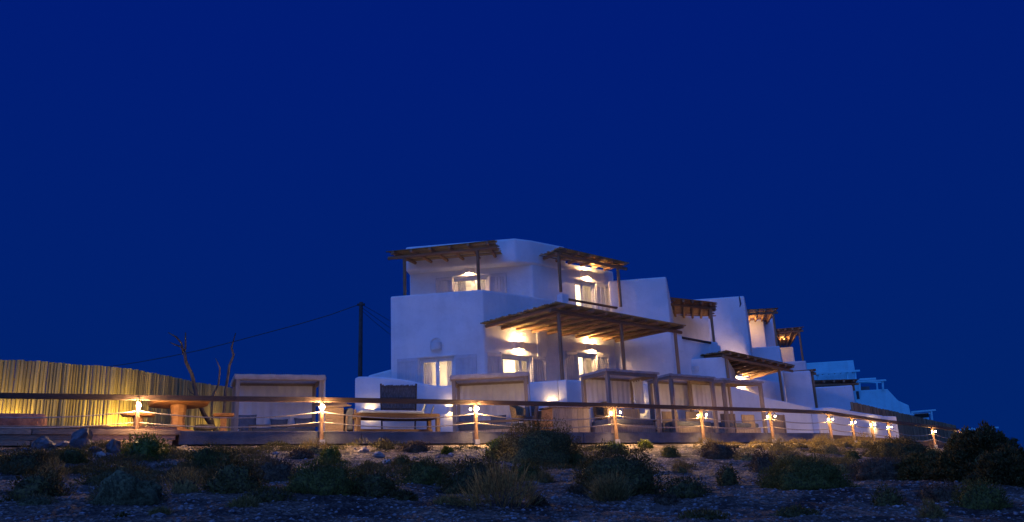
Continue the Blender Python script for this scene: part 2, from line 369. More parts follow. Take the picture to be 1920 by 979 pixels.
# ------------------------------------------------------------------ white houses
LA, FA = rad(-7), rad(39)
def bool_cut(o, cutters):
    for c in cutters:
        md = o.modifiers.new('cut', 'BOOLEAN'); md.operation = 'DIFFERENCE'; md.solver = 'EXACT'; md.object = c
    bpy.context.view_layer.update()
    dg = bpy.context.evaluated_depsgraph_get(); new = bpy.data.meshes.new_from_object(o.evaluated_get(dg)); old = o.data
    o.modifiers.clear(); o.data = new; new.name = old.name
    for c in cutters: bpy.data.objects.remove(c, do_unlink=True)
def raw_box(c, X, Y, Z):
    b = MB(); b.box(c, X, Y, Z); return b.build('cutter', M['plaster'])

house = empty('house', Plane(dep(820, 549, 34.2), LA).at(820, 700), 'large white two storey corner house with lit doors and three cane pergolas', 'house')
PL = Plane(dep(820, 549, 34.2), LA)                    # lower left facade
cB = PL.at(905, 541); PF = Plane(cB, FA)               # lower right facade
cA = PL.at(732, 557); zpar = (cA.z+cB.z)/2
cE = PF.at(1150, 600)
PUL = PL.off(-3.0); cU = PUL.at(998, 500); PUF = Plane(cU, FA)
cUl = PUL.at(768, 520); cUr = PUF.at(1147, 470)
floor1 = zpar-1.05
lower = MB(); back = Vector((-3.5, 11, 0))
bk1 = (cE+Vector((-5.5, 5, 0))); bk0 = cA+Vector((.4, 8, 0))
lower.prism([cA.xy, cB.xy, cE.xy, bk1.xy, bk0.xy], -.4, floor1)
low = lower.build('lower_wall', M['plaster'], house, bevel=.08, seg=3)
roofz = PUF.at(1000, 455).z
upm = MB(); upm.prism([cUl.xy, cU.xy, cUr.xy, (cUr+Vector((-5, 4.2, 0))).xy, (cUl+Vector((.5, 6, 0))).xy], floor1-.3, PUF.at(1140, 507).z)
upw = upm.build('upper_wall', M['plaster'], house, bevel=.07, seg=3)
# roof band that overhangs the left facade
PB = PUL.off(.55); b0 = PB.at(760, 480); b1 = PB.at(966, 470); b2 = PUF.P(PUF.s(PUF.at(1060, 480)), 0, .05)
zb0 = PB.at(780, 507).z; zb1 = PB.at(966, 446).z
band = MB(); b1b = PUF.at(996, 480); b1b = PUF.P(PUF.s(b1b), 0, .05)
band.prism([b0.xy, b1.xy, b1b.xy, b2.xy, (b2+Vector((-4.6, 4, 0))).xy, (b0+Vector((.5, 6.2, 0))).xy], zb0, zb1)
band.build('roof_parapet', M['plaster'], house, bevel=.10, seg=3)
# terrace parapets, part by part (butted)
def wall_strip(name, p, q, z0, z1, th, parent, m='plaster', bev=.06, out=0):
    p, q = Vector(p).xy, Vector(q).xy; d = (q-p).normalized(); n = Vector((d.y, -d.x))
    z1 = z1 if hasattr(z1, '__len__') else (z1, z1)
    b = MB(); b.prism([p+n*out, q+n*out, q-n*th, p-n*th], z0, [z1[0], z1[1], z1[1], z1[0]]); return b.build(name, M[m], parent, bevel=bev, seg=3)
pp = PL.d*.0
par = MB()
gA, gB = PF.s(PF.at(1066, 558)), PF.s(PF.at(1168, 578))
inL, inF = PL.off(-.28), PF.off(-.28)
def isect(P, Q):
    t = Q.n.dot(Q.p-P.p)/Q.n.dot(P.d); return P.p+P.d*t
ci = isect(inL, inF)
par.prism([cA.xy, cB.xy, PF.P(gA, 0).xy, PF.P(gA, 0, -.28).xy, ci, inL.P(inL.s(cA)+.28, 0).xy, (cA+Vector((.28+.35, 7, 0))).xy, (cA+Vector((.35, 7, 0))).xy], floor1-.15, zpar+.0)
par.build('terrace_parapet', M['plaster'], house, bevel=.07, seg=3)
zp2 = PF.at(1060, 551).z; zp3 = PF.at(1176, 577).z
wall_strip('parapet_pier', PF.P(gA-.42, 0), PF.P(gA+.0, 0), floor1-.1, zp2, .34, house, out=.03)
wall_strip('parapet_pier', PF.P(gB, 0), PF.P(gB+.62, 0), floor1-.6, zp3, .34, house, out=.03)
wall_strip('balcony_edge', PF.P(gA+.002, 0), PF.P(gB-.002, 0), floor1-.4, floor1+.12, .28, house)
stick('balcony_rail', PF.at(1066, 562)+V3(PF.n*.02, 0), PF.at(1170, 580)+V3(PF.n*.02, 0), .12, .12, M['darkwood'], house)
# low sloping wing wall left of the house
PW = PL.off(-.5); wa, wb = PW.at(690, 704), PW.at(734, 692)
wall_strip('wing_wall', wa, wb, -.4, (wa.z, wb.z), .3, house)
# pilaster between the two lower right doors
pa = PF.s(PF.at(1006, 640)); pbx = PF.s(PF.at(1013, 640)); zt = PF.at(1010, 640).z
pl_ = MB(); pl_.prism([PF.P(pa, 0, .05).xy, PF.P(pbx, 0, .05).xy, PF.P(pbx, 0, -.05).xy, PF.P(pa, 0, -.05).xy], zt-.8, floor1-.3); pl_.build('pilaster', M['plaster'], house, bevel=.03)

cut_low, cut_up = [], []
DOORS = {}
def door(P, xl, xr, yt, h, cut, key, room=(2.6, 1.3, 1.3), power=60, mull=(.5,), shutters=(1, 1), sw=.78, louvre=False, open_leaf=False, curtain=True, room_up=.25):
    a, b = P.s(P.at(xl, yt)), P.s(P.at(xr, yt)); zt = (P.at(xl, yt).z*.5+P.at(xr, yt).z*.5) if False else P.at((xl+xr)/2, yt).z
    z0 = zt-h; Z = Vector((0, 0, 1))
    c = P.P((a+b)/2, (z0+zt)/2, -.1); cut.append(raw_box(c, V3(P.d*((b-a)/2), 0), V3(P.n*.32, 0), Z*(h/2)))
    d, el, er = room
    c = P.P((a-el+b+er)/2, (z0-.02+zt+room_up)/2, -.3-d/2); cut.append(raw_box(c, V3(P.d*((b-a+el+er)/2), 0), V3(P.n*(d/2), 0), Z*((h+room_up+.02)/2)))
    # joinery
    fr = empty('door', P.P((a+b)/2, z0, -.12), parent=house)
    t = .07
    def bar(x0, x1, y0, y1, nm, out=-.14, dp=.05, m='paint', par_=None):
        k = MB(); k.box(P.P((x0+x1)/2, (y0+y1)/2, out), V3(P.d*((x1-x0)/2), 0), V3(P.n*dp, 0), Z*((y1-y0)/2)); return k.build(nm, M[m], par_ or fr, bevel=.008, seg=1)
    bar(a+.002, a+t, z0, zt-.002, 'jamb'); bar(b-t, b-.002, z0, zt-.002, 'jamb'); bar(a+t, b-t, zt-t, zt-.002, 'head')
    xs = [a+t]+[a+t+(b-a-2*t)*k for k in mull]+[b-t]
    for i, (u0, u1) in enumerate(zip(xs[:-1], xs[1:])):
        if open_leaf and i == len(xs)-2: continue
        st = .075
        bar(u0+.003, u0+st, z0, zt-t-.004, 'stile', dp=.028); bar(u1-st, u1-.003, z0, zt-t-.004, 'stile', dp=.028)
        bar(u0+st, u1-st, zt-t-st, zt-t-.004, 'top_rail', dp=.028)
        k = MB(); k.box(P.P((u0+u1)/2, (z0+zt-t-st)/2, -.14), V3(P.d*((u1-u0)/2-st), 0), V3(P.n*.003, 0), Z*((zt-t-st-z0)/2)); k.build('pane', M['glass'], fr)
    # moulded architrave above, proud of the wall
    bar(a-.09, b+.09, zt+.03, zt+.11, 'architrave', out=.02, dp=.045, m='plaster')
    # shutters folded back on the wall
    for sd, x0 in ((-1, a-.05-sw), (1, b+.05)):
        if not shutters[0 if sd < 0 else 1]: continue
        s_ = empty('shutter', P.P(x0+sw/2, z0, .04), parent=house)
        m0 = 'grey_paint'
        nb = 6; wv = sw/nb
        for k in range(nb):
            if louvre and k % 2: continue
            bar(x0+k*wv+.006, x0+(k+1)*wv-.006, z0+.02, zt+.02, 'shutter_board', out=.028, dp=.014, m=m0, par_=s_)
        bar(x0, x0+sw, zt-.10, zt+.05, 'shutter_rail', out=.038, dp=.022, m=m0, par_=s_)
        bar(x0, x0+sw, z0+.0, z0+.14, 'shutter_rail', out=.038, dp=.022, m=m0, par_=s_)
        bar(x0, x0+.06, z0+.14, zt-.10, 'shutter_stile', out=.038, dp=.022, m=m0, par_=s_)
        bar(x0+sw-.06, x0+sw, z0+.14, zt-.10, 'shutter_stile', out=.038, dp=.022, m=m0, par_=s_)
    if open_leaf:                          # a leaf swung outwards at the right jamb
        e0 = P.P(b-.02, z0, 0); dv = V3(P.n*.9+P.d*.18, 0).normalized()
        k = MB(); k.box(e0+dv*.38+Z*(h/2), dv*.36, V3(P.d*.022, 0), Z*(h/2)); k.build('open_leaf', M['paint'], fr, bevel=.01)
    if curtain:
        for x0, x1 in (((a+(b-a)*.66, b+.1),) if curtain == 'right' else ((a-.1, a+(b-a)*.30), (a+(b-a)*.72, b+.1))):
            cu = MB(); n = 26; vs = []
            for i in range(n+1):
                u = x0+(x1-x0)*i/n; o_ = -.42-.045*math.sin(i*1.3)-.02*math.sin(i*2.9)
                vs += [P.P(u, z0+.05, o_), P.P(u, zt+.1, o_)]
            cu.add(vs, [(2*i, 2*i+2, 2*i+3, 2*i+1) for i in range(n)])
            tag(cu.build('curtain', M['curtain'], smooth=True), curtain_label(key, x0 < a), 'curtain', 'curtains inside the lit doors')
    lamp('room_lamp', P.P((a+b)/2+.3, zt-.15, -1.6), power, (1., .70, .40), house, size=.15)
    DOORS[key] = (a, b, z0, zt)
def curtain_label(key, left):
    return ('left ' if left else 'right ')+'white curtain inside the '+{'LL': 'ground floor window of the left facade', 'F3': 'ground floor door beside the pergola post', 'UL': 'upper window under the left pergola', 'UF': 'upper balcony door of the corner house', 'F2': 'ground floor door nearest the house corner'}[key]
door(PL, 786, 852, 671, 2.5, cut_low, 'LL', (2.6, .6, .6), 69, (.5,), (1, 1), .86)
door(PF, 941, 995, 668, 2.45, cut_low, 'F2', (2.6, .4, .3), 88, (.70,), (1, 1), .74, curtain='right')
door(PF, 1083, 1116, 664, 2.6, cut_low, 'F3', (2.4, .5, .3), 79, (.45,), (1, 1), .72)
door(PUL, 851, 915, 519, 2.5, cut_up, 'UL', (2.4, .5, .5), 79, (.55,), (1, 1), .78)
door(PUF, 1077, 1114, 529, 2.6, cut_up, 'UF', (2.2, .6, .3), 90, (.42,), (0, 1), .85, louvre=True)
# empty arched recess and unlit lamp shelf on the left facade
na, nb_ = PL.s(PL.at(807, 655)), PL.s(PL.at(829, 655)); nz0, nz1 = PL.at(817, 656).z, PL.at(817, 634).z
nm = MB(); arc = [(na, nz0), (nb_, nz0)] + [((na+nb_)/2+(nb_-na)/2*math.cos(t), nz1-.22+.22*math.sin(t)) for t in np.linspace(0, math.pi, 9)]
vsn = [PL.P(u, z, .3) for u, z in arc]+[PL.P(u, z, -.05) for u, z in arc]; kn = len(arc)
nm.add(vsn, [tuple(range(kn)), tuple(range(2*kn-1, kn-1, -1))]+[(i, kn+i, kn+(i+1) % kn, (i+1) % kn) for i in range(kn)])
cut_low.append(nm.build('cutter', M['plaster']))
bool_cut(low, cut_low); bool_cut(upw, cut_up)

def sconce(P, x0, x1, y0, y1, label, lit=True, m='sconce', group='wall lamps that wash the white walls up and down', dpt=.23):
    a, b = P.s(P.at(x0, (y0+y1)/2)), P.s(P.at(x1, (y0+y1)/2)); zt, zb = P.at((x0+x1)/2, y0).z, P.at((x0+x1)/2, y1).z
    r = empty('wall_lamp', P.P((a+b)/2, zb), label, 'wall lamp', group)
    n = 8; cx, hw = (a+b)/2, (b-a)/2; sh = MB()
    out = [(cx-hw*math.cos(math.pi*i/n), dpt*math.sin(math.pi*i/n)**.6) for i in range(n+1)]
    vs = []
    for (u, o) in out:
        for k, (zz) in enumerate((zb, zt)): vs.append(P.P(u, zz, o+.004))
    inn = [(cx-(hw-.02)*math.cos(math.pi*i/n), (dpt-.02)*math.sin(math.pi*i/n)**.6) for i in range(n+1)]
    for (u, o) in inn:
        for zz in (zb, zt): vs.append(P.P(u, zz, o+.004))
    m0 = 2*(n+1); fsx = []
    for i in range(n):
        fsx += [(2*i, 2*i+2, 2*i+3, 2*i+1), (m0+2*i, m0+2*i+1, m0+2*i+3, m0+2*i+2), (2*i+1, 2*i+3, m0+2*i+3, m0+2*i+1), (2*i, m0+2*i, m0+2*i+2, 2*i+2)]
    sh.add(vs, fsx); sh.build('shade', M['shade'], r)
    if lit:
        bu = MB(); bu.sphere(P.P(cx, zt-.03, dpt*.62), .034, 8, 6, (1.5, 1, 1)); bu.build('bulb', M[m], r, smooth=True)
        bu = MB(); bu.sphere(P.P(cx, zb+.035, dpt*.62), .03, 8, 6, (1.5, 1, 1)); bu.build('bulb', M[m], r, smooth=True)
        bu = MB(); bu.box(P.P(cx, (zb+zt)/2, dpt*.45), V3(P.d*hw*.8, 0), V3(P.n*dpt*.4, 0), Vector((0, 0, .008))); bu.build('divider', M['shade'], r)
    return r
sconce(PL, 808, 828, 643, 657, 'unlit plaster wall lamp under the small arched recess', lit=False, dpt=.22)
sconce(PUL, 870, 890, 502, 514, 'lit wall lamp above the upper window under the left pergola')
sconce(PUF, 1088, 1108, 509, 522, 'lit wall lamp above the upper balcony door')
sconce(PF, 959, 981, 642, 656, 'lit wall lamp over the ground floor door nearest the house corner')
sconce(PF, 1097, 1116, 646, 658, 'lit wall lamp over the ground floor door behind the pergola post')

# ------------------------------------------------------------------ pergolas
def pergola(label, WL, FL, FR, WR, nr, pitch, posts, beam_in=.35, mslat='slat', rr=.145, slat_h=.05, overh=.12, uneven=.075, beam_z=None):
    """roof corners wall-left, front-left, front-right, wall-right; posts = [(fraction along the front, base z)]"""
    WL, FL, FR, WR = map(Vector, (WL, FL, FR, WR))
    r = empty('pergola', V3(lerp(FL, FR, .5), min(p[-1] for p in posts) if posts else FL.z-2.5), label, 'pergola', 'cane roofed pergolas of the white houses')
    dep_ = ((FL-WL).length+(FR-WR).length)/2; zv = Vector((0, 0, 1))
    for k in range(nr):                                   # rafters
        t = (k+.25)/(nr-.5); a, b = lerp(WL, WR, t), lerp(FL, FR, t); d = (b-a).normalized()
        stick('rafter', a-zv*(rr*.5+slat_h)+d*.02, b-zv*(rr*.5+slat_h)+d*R.uniform(-.06, .03), rr, rr, M['wood'], r)
    ns = max(4, int(dep_/pitch))
    for k in range(ns):                                   # roof canes laid across the rafters
        t = (k+.5)/ns; a, b = lerp(WL, FL, t), lerp(WR, FR, t); d = (b-a).normalized()
        dz = zv*(R.uniform(-.012, .012)-slat_h*.5)
        stick('roof_cane', a-d*(overh+R.uniform(-uneven, uneven))+dz, b+d*(overh+R.uniform(-uneven, uneven))+dz, pitch*R.uniform(.8, 1.02), slat_h*R.uniform(.8, 1.1), M[mslat], r, side=(FL-WL))
    bi = beam_in/dep_; a, b = lerp(FL, WL, bi), lerp(FR, WR, bi); dd = (b-a).normalized(); bz = zv*(slat_h+rr+.075)
    if posts:
        stick('beam', a-dd*.15-bz, b+dd*.15-bz, .14, .15, M['wood'], r)
        for f, zb in posts:
            p = lerp(a, b, f)-bz; stick('post', V3(p, zb), p-zv*.06, .15, .15, M['wood'], r)
    return r
def frac(a, b, x, y):
    """fraction along 3D segment a-b whose projection is nearest column x"""
    best = min(np.linspace(-.05, 1.05, 221), key=lambda t: abs(px(lerp(a, b, t))[0]-x)); return float(best)
def px(P):
    v = Vector(P)-EYE; return CX+F*v.dot(RT)/v.dot(fw), CY-F*v.dot(UP)/v.dot(fw)
# ground floor pergola of the corner house
zPg = PF.at(905, 606).z
WLm, FLm, FRm, WRm = PF.at(903, 606), onz(1049, 566, zPg+.0), onz(1284, 609, zPg), None
WRm = Vector((*isect(PF, Plane(FRm.xy, math.atan2((FLm-WLm).y, (FLm-WLm).x))), zPg))
pw = lambda x, y: onz(x, y, zPg).z
zT = 2.35
fs_ = [frac(FLm, FRm, 1060, 0), frac(FLm, FRm, 1176, 0), frac(FLm, FRm, 1276, 0)]
pergola('wide cane pergola over the ground floor doors of the corner house', WLm, FLm, FRm, WRm, 10, .125, [(fs_[0], 1.0), (fs_[1], .6), (fs_[2], .2)])
# upper left pergola
zU = PB.at(775, 489).z
FLu, FRu = onz(727, 470, zU), onz(922, 449.5, zU); WLu = Vector((*PB.P(PB.s(PB.at(772, 489)), 0, .0).xy, zU)); WRu = Vector((*PB.P(PB.s(PB.at(936, 470)), 0).xy, zU))
pergola('cane pergola over the upper terrace on the left of the corner house', WLu, FLu, FRu, WRu, 6, .13, [(frac(FLu, FRu, 752, 0), zpar-.1), (frac(FLu, FRu, 892, 0), zpar-.1)], beam_in=.3)
# upper right pergola
zV = PUF.at(1012, 480).z
FLv, FRv = onz(1056, 463, zV), onz(1178, 491, zV); WLv, WRv = PUF.P(PUF.s(PUF.at(1011, 480)), zV, .06), PUF.P(PUF.s(PUF.at(1136, 508)), zV, .06)
pergola('cane pergola over the balcony door on the right of the corner house', WLv, FLv, FRv, WRv, 6, .13, [(frac(FLv, FRv, 1056, 0), zp2-.1), (frac(FLv, FRv, 1166, 0), zp3-.1)], beam_in=.3)

# ------------------------------------------------------------------ terraced houses behind
GP = 'row of white houses behind the deck'
def block(name, parent, xl, yl, xr, yr, Y, depth, z0, ang=LA, back=rad(72), m='plaster', bev=.08):
    P = Plane(dep(xr, yr, Y), ang); a, b = P.at(xl, yl), P.at(xr, yr); d = Vector((math.cos(back), math.sin(back)))*depth
    k = MB(); z = (a.z+b.z)/2; k.prism([a.xy, b.xy, b.xy+d, a.xy+d], z0, z); o = k.build(name, M[m], parent, bevel=bev, seg=3); return P, a, b, d, z
# second house
h2 = empty('terraced_house', dep(1249, 700, 37.5), 'white house whose tall blank end wall stands right of the corner house', 'house', GP)
P2, a2, b2, d2, z2 = block('end_wall', h2, 1140, 526, 1249, 519, 38.5, 6.5, -.4, back=rad(78))
F2p = Plane(P2.P(P2.s(b2)-.0, 0, -.25), rad(39)); zq = F2p.at(1300, 632).z
qs, qe = F2p.at(1259, 640), F2p.at(1352, 650)
wall_strip('front_wall', F2p.P(F2p.s(qs)+.02, 0), F2p.P(F2p.s(qe), 0), -.4, F2p.at(1330, 645).z, .3, h2)
g0, g1 = F2p.s(F2p.at(1281, 640)), F2p.s(F2p.at(1329, 645))
wall_strip('terrace_pier', F2p.P(F2p.s(qs)+.03, 0, .0), F2p.P(g0, 0, .0), F2p.at(1290, 650).z-.3, F2p.at(1275, 629).z, .3, h2, out=.02)
wall_strip('terrace_pier', F2p.P(g1, 0), F2p.P(g1+.7, 0), F2p.at(1330, 650).z-.3, F2p.at(1338, 641).z, .3, h2, out=.02)
stick('terrace_rail', F2p.P(g0-.1, F2p.at(1281, 634).z, .03), F2p.P(g1+.1, F2p.at(1329, 643).z, .03), .12, .12, M['darkwood'], h2)
F2u = F2p.off(-4.6); wall_strip('upper_wall', F2u.at(1215, 600), F2u.at(1330, 610), F2u.at(1300, 680).z, F2u.at(1300, 592).z, .3, h2)
z_ = dep(1297, 556, 42).z
pergola('cane pergola on the upper terrace right of the tall blank wall', onz(1262, 591, z_), onz(1259, 557, z_), onz(1336, 566, z_), onz(1334, 592, z_), 5, .28, [(frac(onz(1259, 557, z_), onz(1336, 566, z_), 1331, 0), F2p.at(1331, 640).z-.2)], beam_in=.5, mslat='wood', uneven=.16)
# third house
h3 = empty('terraced_house', dep(1394, 740, 43), 'white house with a cracked blank upper end wall in the middle of the row', 'house', GP)
P3, a3, b3, d3, z3 = block('end_wall', h3, 1285, 563, 1395, 554, 48.5, 6, -.4, back=rad(73.5))
kx = MB(); kx.tube([P3.P(P3.s(P3.at(x, y)), P3.at(x, y).z, .004) for x, y in ((1386, 556), (1387, 562), (1388.5, 570), (1387, 576))], [.03, .045, .05, .02], 5); kx.build('wall_crack', M['metal'], h3)
P3b, a3b, b3b, *_ = block('lower_end_wall', h3, 1262, 676, 1362, 667, 39.3, 5, -.4)

zc = P3b.at(1300, 668).z+.12
FLc, FRc = onz(1366, 657, zc), onz(1490, 684, zc); WLc, WRc = onz(1272, 673, zc), onz(1410, 706, zc)
F3p = Plane(WRc.xy, rad(47)); wall_strip('front_wall', F3p.at(1345, 730), F3p.at(1482, 730), -.4, zc-.08, .3, h3)
pergola('cane pergola over the lower terrace in the middle of the row', WLc, FLc, FRc, WRc, 9, .15, [(frac(FLc, FRc, 1369, 0), .6), (frac(FLc, FRc, 1467, 0), .6)], beam_in=.3)
sconce(F3p, 1381, 1393, 717, 725, 'wall lamp under the lower pergola in the middle of the row', m='sconce_strong', dpt=.42, group='lamps on the row of houses')
sconce(F2p, 1296, 1310, 688, 697, 'wall lamp tucked behind the low end wall of the third house', m='row', group='lamps on the row of houses')
# fourth house
h4 = empty('terraced_house', dep(1455, 740, 49), 'white house stepping down right of the cracked wall', 'house', GP)
P4, a4, b4, d4, z4 = block('terrace_wall', h4, 1380, 653, 1462, 649, 53, 5, -.4)
F4 = Plane(P4.P(P4.s(b4)-2.2, 0, -2.4), rad(39)); P4u = P4.off(-4.2)
block('upper_end_wall', h4, 1395, 592, 1449, 588, 58, 4, 0)
block('back_wall', h4, 1390, 600, 1431, 598, 57, .8, 0)
block('lower_end_wall', h4, 1467, 698, 1519, 694, 45.5, 4, -.4)
z_ = dep(1427, 578, 53.5).z
pergola('small cane pergola lit from below on the fourth house of the row', onz(1402, 617, z_), onz(1399, 580, z_), onz(1454, 577, z_), onz(1433, 616, z_), 4, .26, [(frac(onz(1399, 580, z_), onz(1454, 577, z_), 1449, 0), z4-.2)], beam_in=.3, mslat='wood')
lamp('terrace_lamp', dep(1397, 612, 56.3)+Vector((.35, -.4, 0)), 60, (1., .55, .2), h4, size=.08)
# fifth house
h5 = empty('terraced_house', dep(1505, 740, 53), 'smallest upper white house at the right end of the row', 'house', GP)
P5, a5, b5, d5, z5 = block('terrace_wall', h5, 1450, 680, 1511, 676, 58, 4, -.4)
block('upper_end_wall', h5, 1455, 652, 1487, 650, 63, 3, 0)
P6, a6, b6, d6, z6 = block('lower_end_wall', h5, 1515, 727, 1598, 722, 50, 5, -.4)
z_ = dep(1480, 614, 58).z
pergola('small cane pergola on the topmost right terrace of the row', onz(1462, 648, z_), onz(1456, 616, z_), onz(1502, 612, z_), onz(1480, 647, z_), 4, .26, [(frac(onz(1456, 616, z_), onz(1502, 612, z_), 1498, 0), z5-.2)], beam_in=.3, mslat='wood')
lamp('terrace_lamp', dep(1458, 640, 62)+Vector((.3, -.5, 0)), 45, (1., .55, .2), h5, size=.08)
z_ = dep(1506, 692, 47).z
pergola('low cane pergola between the third and fourth houses', onz(1494, 701, z_), onz(1490, 694, z_), onz(1524, 691, z_), onz(1523, 699, z_), 4, .3, [(.93, .6), (-.25, .6)], beam_in=.25, mslat='wood')
z_ = z6+.62
pergola('flat cane roof on the lowest white wall at the end of the row', onz(1523, 725, z_), onz(1521, 712, z_), onz(1605, 710, z_), onz(1597, 722, z_), 5, .34, [(.02, z6-.05), (.93, z6-.05)], beam_in=.5, mslat='wood')
# far houses, blue sky light put into their plaster colour
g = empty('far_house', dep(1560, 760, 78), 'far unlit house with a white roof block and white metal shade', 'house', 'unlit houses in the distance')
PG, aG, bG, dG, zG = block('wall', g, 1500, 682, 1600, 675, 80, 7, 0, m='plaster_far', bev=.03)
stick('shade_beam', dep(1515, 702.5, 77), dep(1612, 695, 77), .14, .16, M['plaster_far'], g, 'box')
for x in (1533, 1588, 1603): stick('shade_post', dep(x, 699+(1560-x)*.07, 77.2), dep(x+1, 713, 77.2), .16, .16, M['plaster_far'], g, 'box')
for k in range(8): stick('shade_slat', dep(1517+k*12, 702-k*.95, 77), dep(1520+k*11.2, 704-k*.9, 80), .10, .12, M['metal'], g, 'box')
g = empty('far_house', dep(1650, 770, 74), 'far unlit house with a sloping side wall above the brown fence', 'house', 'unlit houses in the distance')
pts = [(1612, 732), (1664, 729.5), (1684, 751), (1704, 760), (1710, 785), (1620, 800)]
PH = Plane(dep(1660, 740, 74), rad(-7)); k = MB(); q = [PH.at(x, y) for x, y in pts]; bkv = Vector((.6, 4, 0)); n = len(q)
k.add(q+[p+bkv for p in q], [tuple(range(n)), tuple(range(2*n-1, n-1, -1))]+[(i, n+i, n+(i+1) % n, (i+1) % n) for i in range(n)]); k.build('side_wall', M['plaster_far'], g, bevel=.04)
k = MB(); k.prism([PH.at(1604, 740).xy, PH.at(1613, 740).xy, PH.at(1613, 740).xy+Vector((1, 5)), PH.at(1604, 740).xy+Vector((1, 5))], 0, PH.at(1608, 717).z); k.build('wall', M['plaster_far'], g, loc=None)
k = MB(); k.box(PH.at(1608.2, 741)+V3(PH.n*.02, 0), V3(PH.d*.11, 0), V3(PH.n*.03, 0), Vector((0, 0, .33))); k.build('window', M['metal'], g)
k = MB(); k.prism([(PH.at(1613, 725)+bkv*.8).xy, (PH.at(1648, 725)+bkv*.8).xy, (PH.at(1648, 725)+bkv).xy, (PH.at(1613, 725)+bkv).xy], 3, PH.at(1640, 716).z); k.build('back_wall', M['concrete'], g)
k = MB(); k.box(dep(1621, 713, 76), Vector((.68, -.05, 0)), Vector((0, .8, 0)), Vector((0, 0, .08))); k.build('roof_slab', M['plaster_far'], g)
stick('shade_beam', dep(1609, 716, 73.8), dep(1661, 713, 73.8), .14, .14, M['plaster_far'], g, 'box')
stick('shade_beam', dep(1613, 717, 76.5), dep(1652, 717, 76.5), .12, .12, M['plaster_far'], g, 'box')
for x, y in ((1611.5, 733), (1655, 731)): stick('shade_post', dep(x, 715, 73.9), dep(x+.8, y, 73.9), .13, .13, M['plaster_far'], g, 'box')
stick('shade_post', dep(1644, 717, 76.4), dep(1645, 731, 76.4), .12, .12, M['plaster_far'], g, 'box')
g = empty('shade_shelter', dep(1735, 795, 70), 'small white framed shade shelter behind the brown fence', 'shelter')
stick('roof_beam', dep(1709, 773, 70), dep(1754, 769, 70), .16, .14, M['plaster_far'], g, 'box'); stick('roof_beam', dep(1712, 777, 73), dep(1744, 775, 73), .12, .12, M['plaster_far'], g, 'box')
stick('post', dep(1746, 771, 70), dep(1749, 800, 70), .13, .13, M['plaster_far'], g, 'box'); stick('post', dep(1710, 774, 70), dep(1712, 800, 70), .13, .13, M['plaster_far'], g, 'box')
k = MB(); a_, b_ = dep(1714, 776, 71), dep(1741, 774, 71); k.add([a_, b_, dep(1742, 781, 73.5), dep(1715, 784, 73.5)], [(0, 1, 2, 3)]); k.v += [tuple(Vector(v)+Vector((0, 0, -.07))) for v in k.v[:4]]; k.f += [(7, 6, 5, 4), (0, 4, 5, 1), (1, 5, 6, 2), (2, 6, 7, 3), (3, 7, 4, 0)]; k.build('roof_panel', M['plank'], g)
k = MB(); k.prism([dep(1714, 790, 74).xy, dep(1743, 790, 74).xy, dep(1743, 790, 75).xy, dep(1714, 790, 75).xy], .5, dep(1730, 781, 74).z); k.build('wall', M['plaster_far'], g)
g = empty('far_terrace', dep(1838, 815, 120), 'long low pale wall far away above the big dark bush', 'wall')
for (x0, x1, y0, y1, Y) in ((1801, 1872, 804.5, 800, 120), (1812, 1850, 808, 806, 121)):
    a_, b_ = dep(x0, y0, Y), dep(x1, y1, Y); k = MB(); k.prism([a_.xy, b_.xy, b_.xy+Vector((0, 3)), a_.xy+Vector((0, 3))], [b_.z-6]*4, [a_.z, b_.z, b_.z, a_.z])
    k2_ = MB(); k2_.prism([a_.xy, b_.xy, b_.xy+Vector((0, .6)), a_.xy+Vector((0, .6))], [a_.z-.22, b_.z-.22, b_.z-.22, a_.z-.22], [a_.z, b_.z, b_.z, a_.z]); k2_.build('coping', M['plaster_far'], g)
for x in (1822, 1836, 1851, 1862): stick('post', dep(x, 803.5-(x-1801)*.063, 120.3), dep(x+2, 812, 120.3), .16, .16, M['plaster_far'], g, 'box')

# ------------------------------------------------------------------ white retaining wall of the terrace
PT = Plane(dep(820, 722, 31.6), LA)
tw = empty('terrace_wall', PT.at(665, 800), 'long white plastered terrace wall with a wavy top behind the beds', 'wall')
prT = [(666, 709), (672, 706), (700, 706), (745, 710), (770, 714), (790, 718.5), (808, 722), (825, 723.5), (860, 722), (920, 719), (1003, 716), (1045, 713)]
def wavy(P, prof, name, th=.35):
    k = MB(); q = [P.at(x, y) for x, y in prof]; n = len(q); sb = V3(P.n*-th, 0)
    vs = []
    for p in q:
        vs += [V3(p, -.4), p.copy()-Vector((0, 0, .04)), p-V3(P.n*.05, 0), p+sb+V3(P.n*.05, 0), p+sb-Vector((0, 0, .04)), V3(p+sb, -.4)]
    fs = [(6*i+j, 6*i+6+j, 6*i+6+(j+1) % 6, 6*i+(j+1) % 6) for i in range(n-1) for j in range(6)]+[(0, 1, 2, 3, 4, 5), tuple(6*(n-1)+j for j in (5, 4, 3, 2, 1, 0))]
    k.add(vs, fs); return k.build(name, M['plaster'], tw)
wavy(PT, prT, 'front_wall')
cT = PT.at(1045, 713)
PT1 = Plane(cT.xy, rad(-40)); wavy(PT1, [(1046, 713), (1061, 711.5)], 'return_wall', .3)
cT1 = PT1.at(1061, 712)
PT2 = Plane(cT1.xy, rad(34))
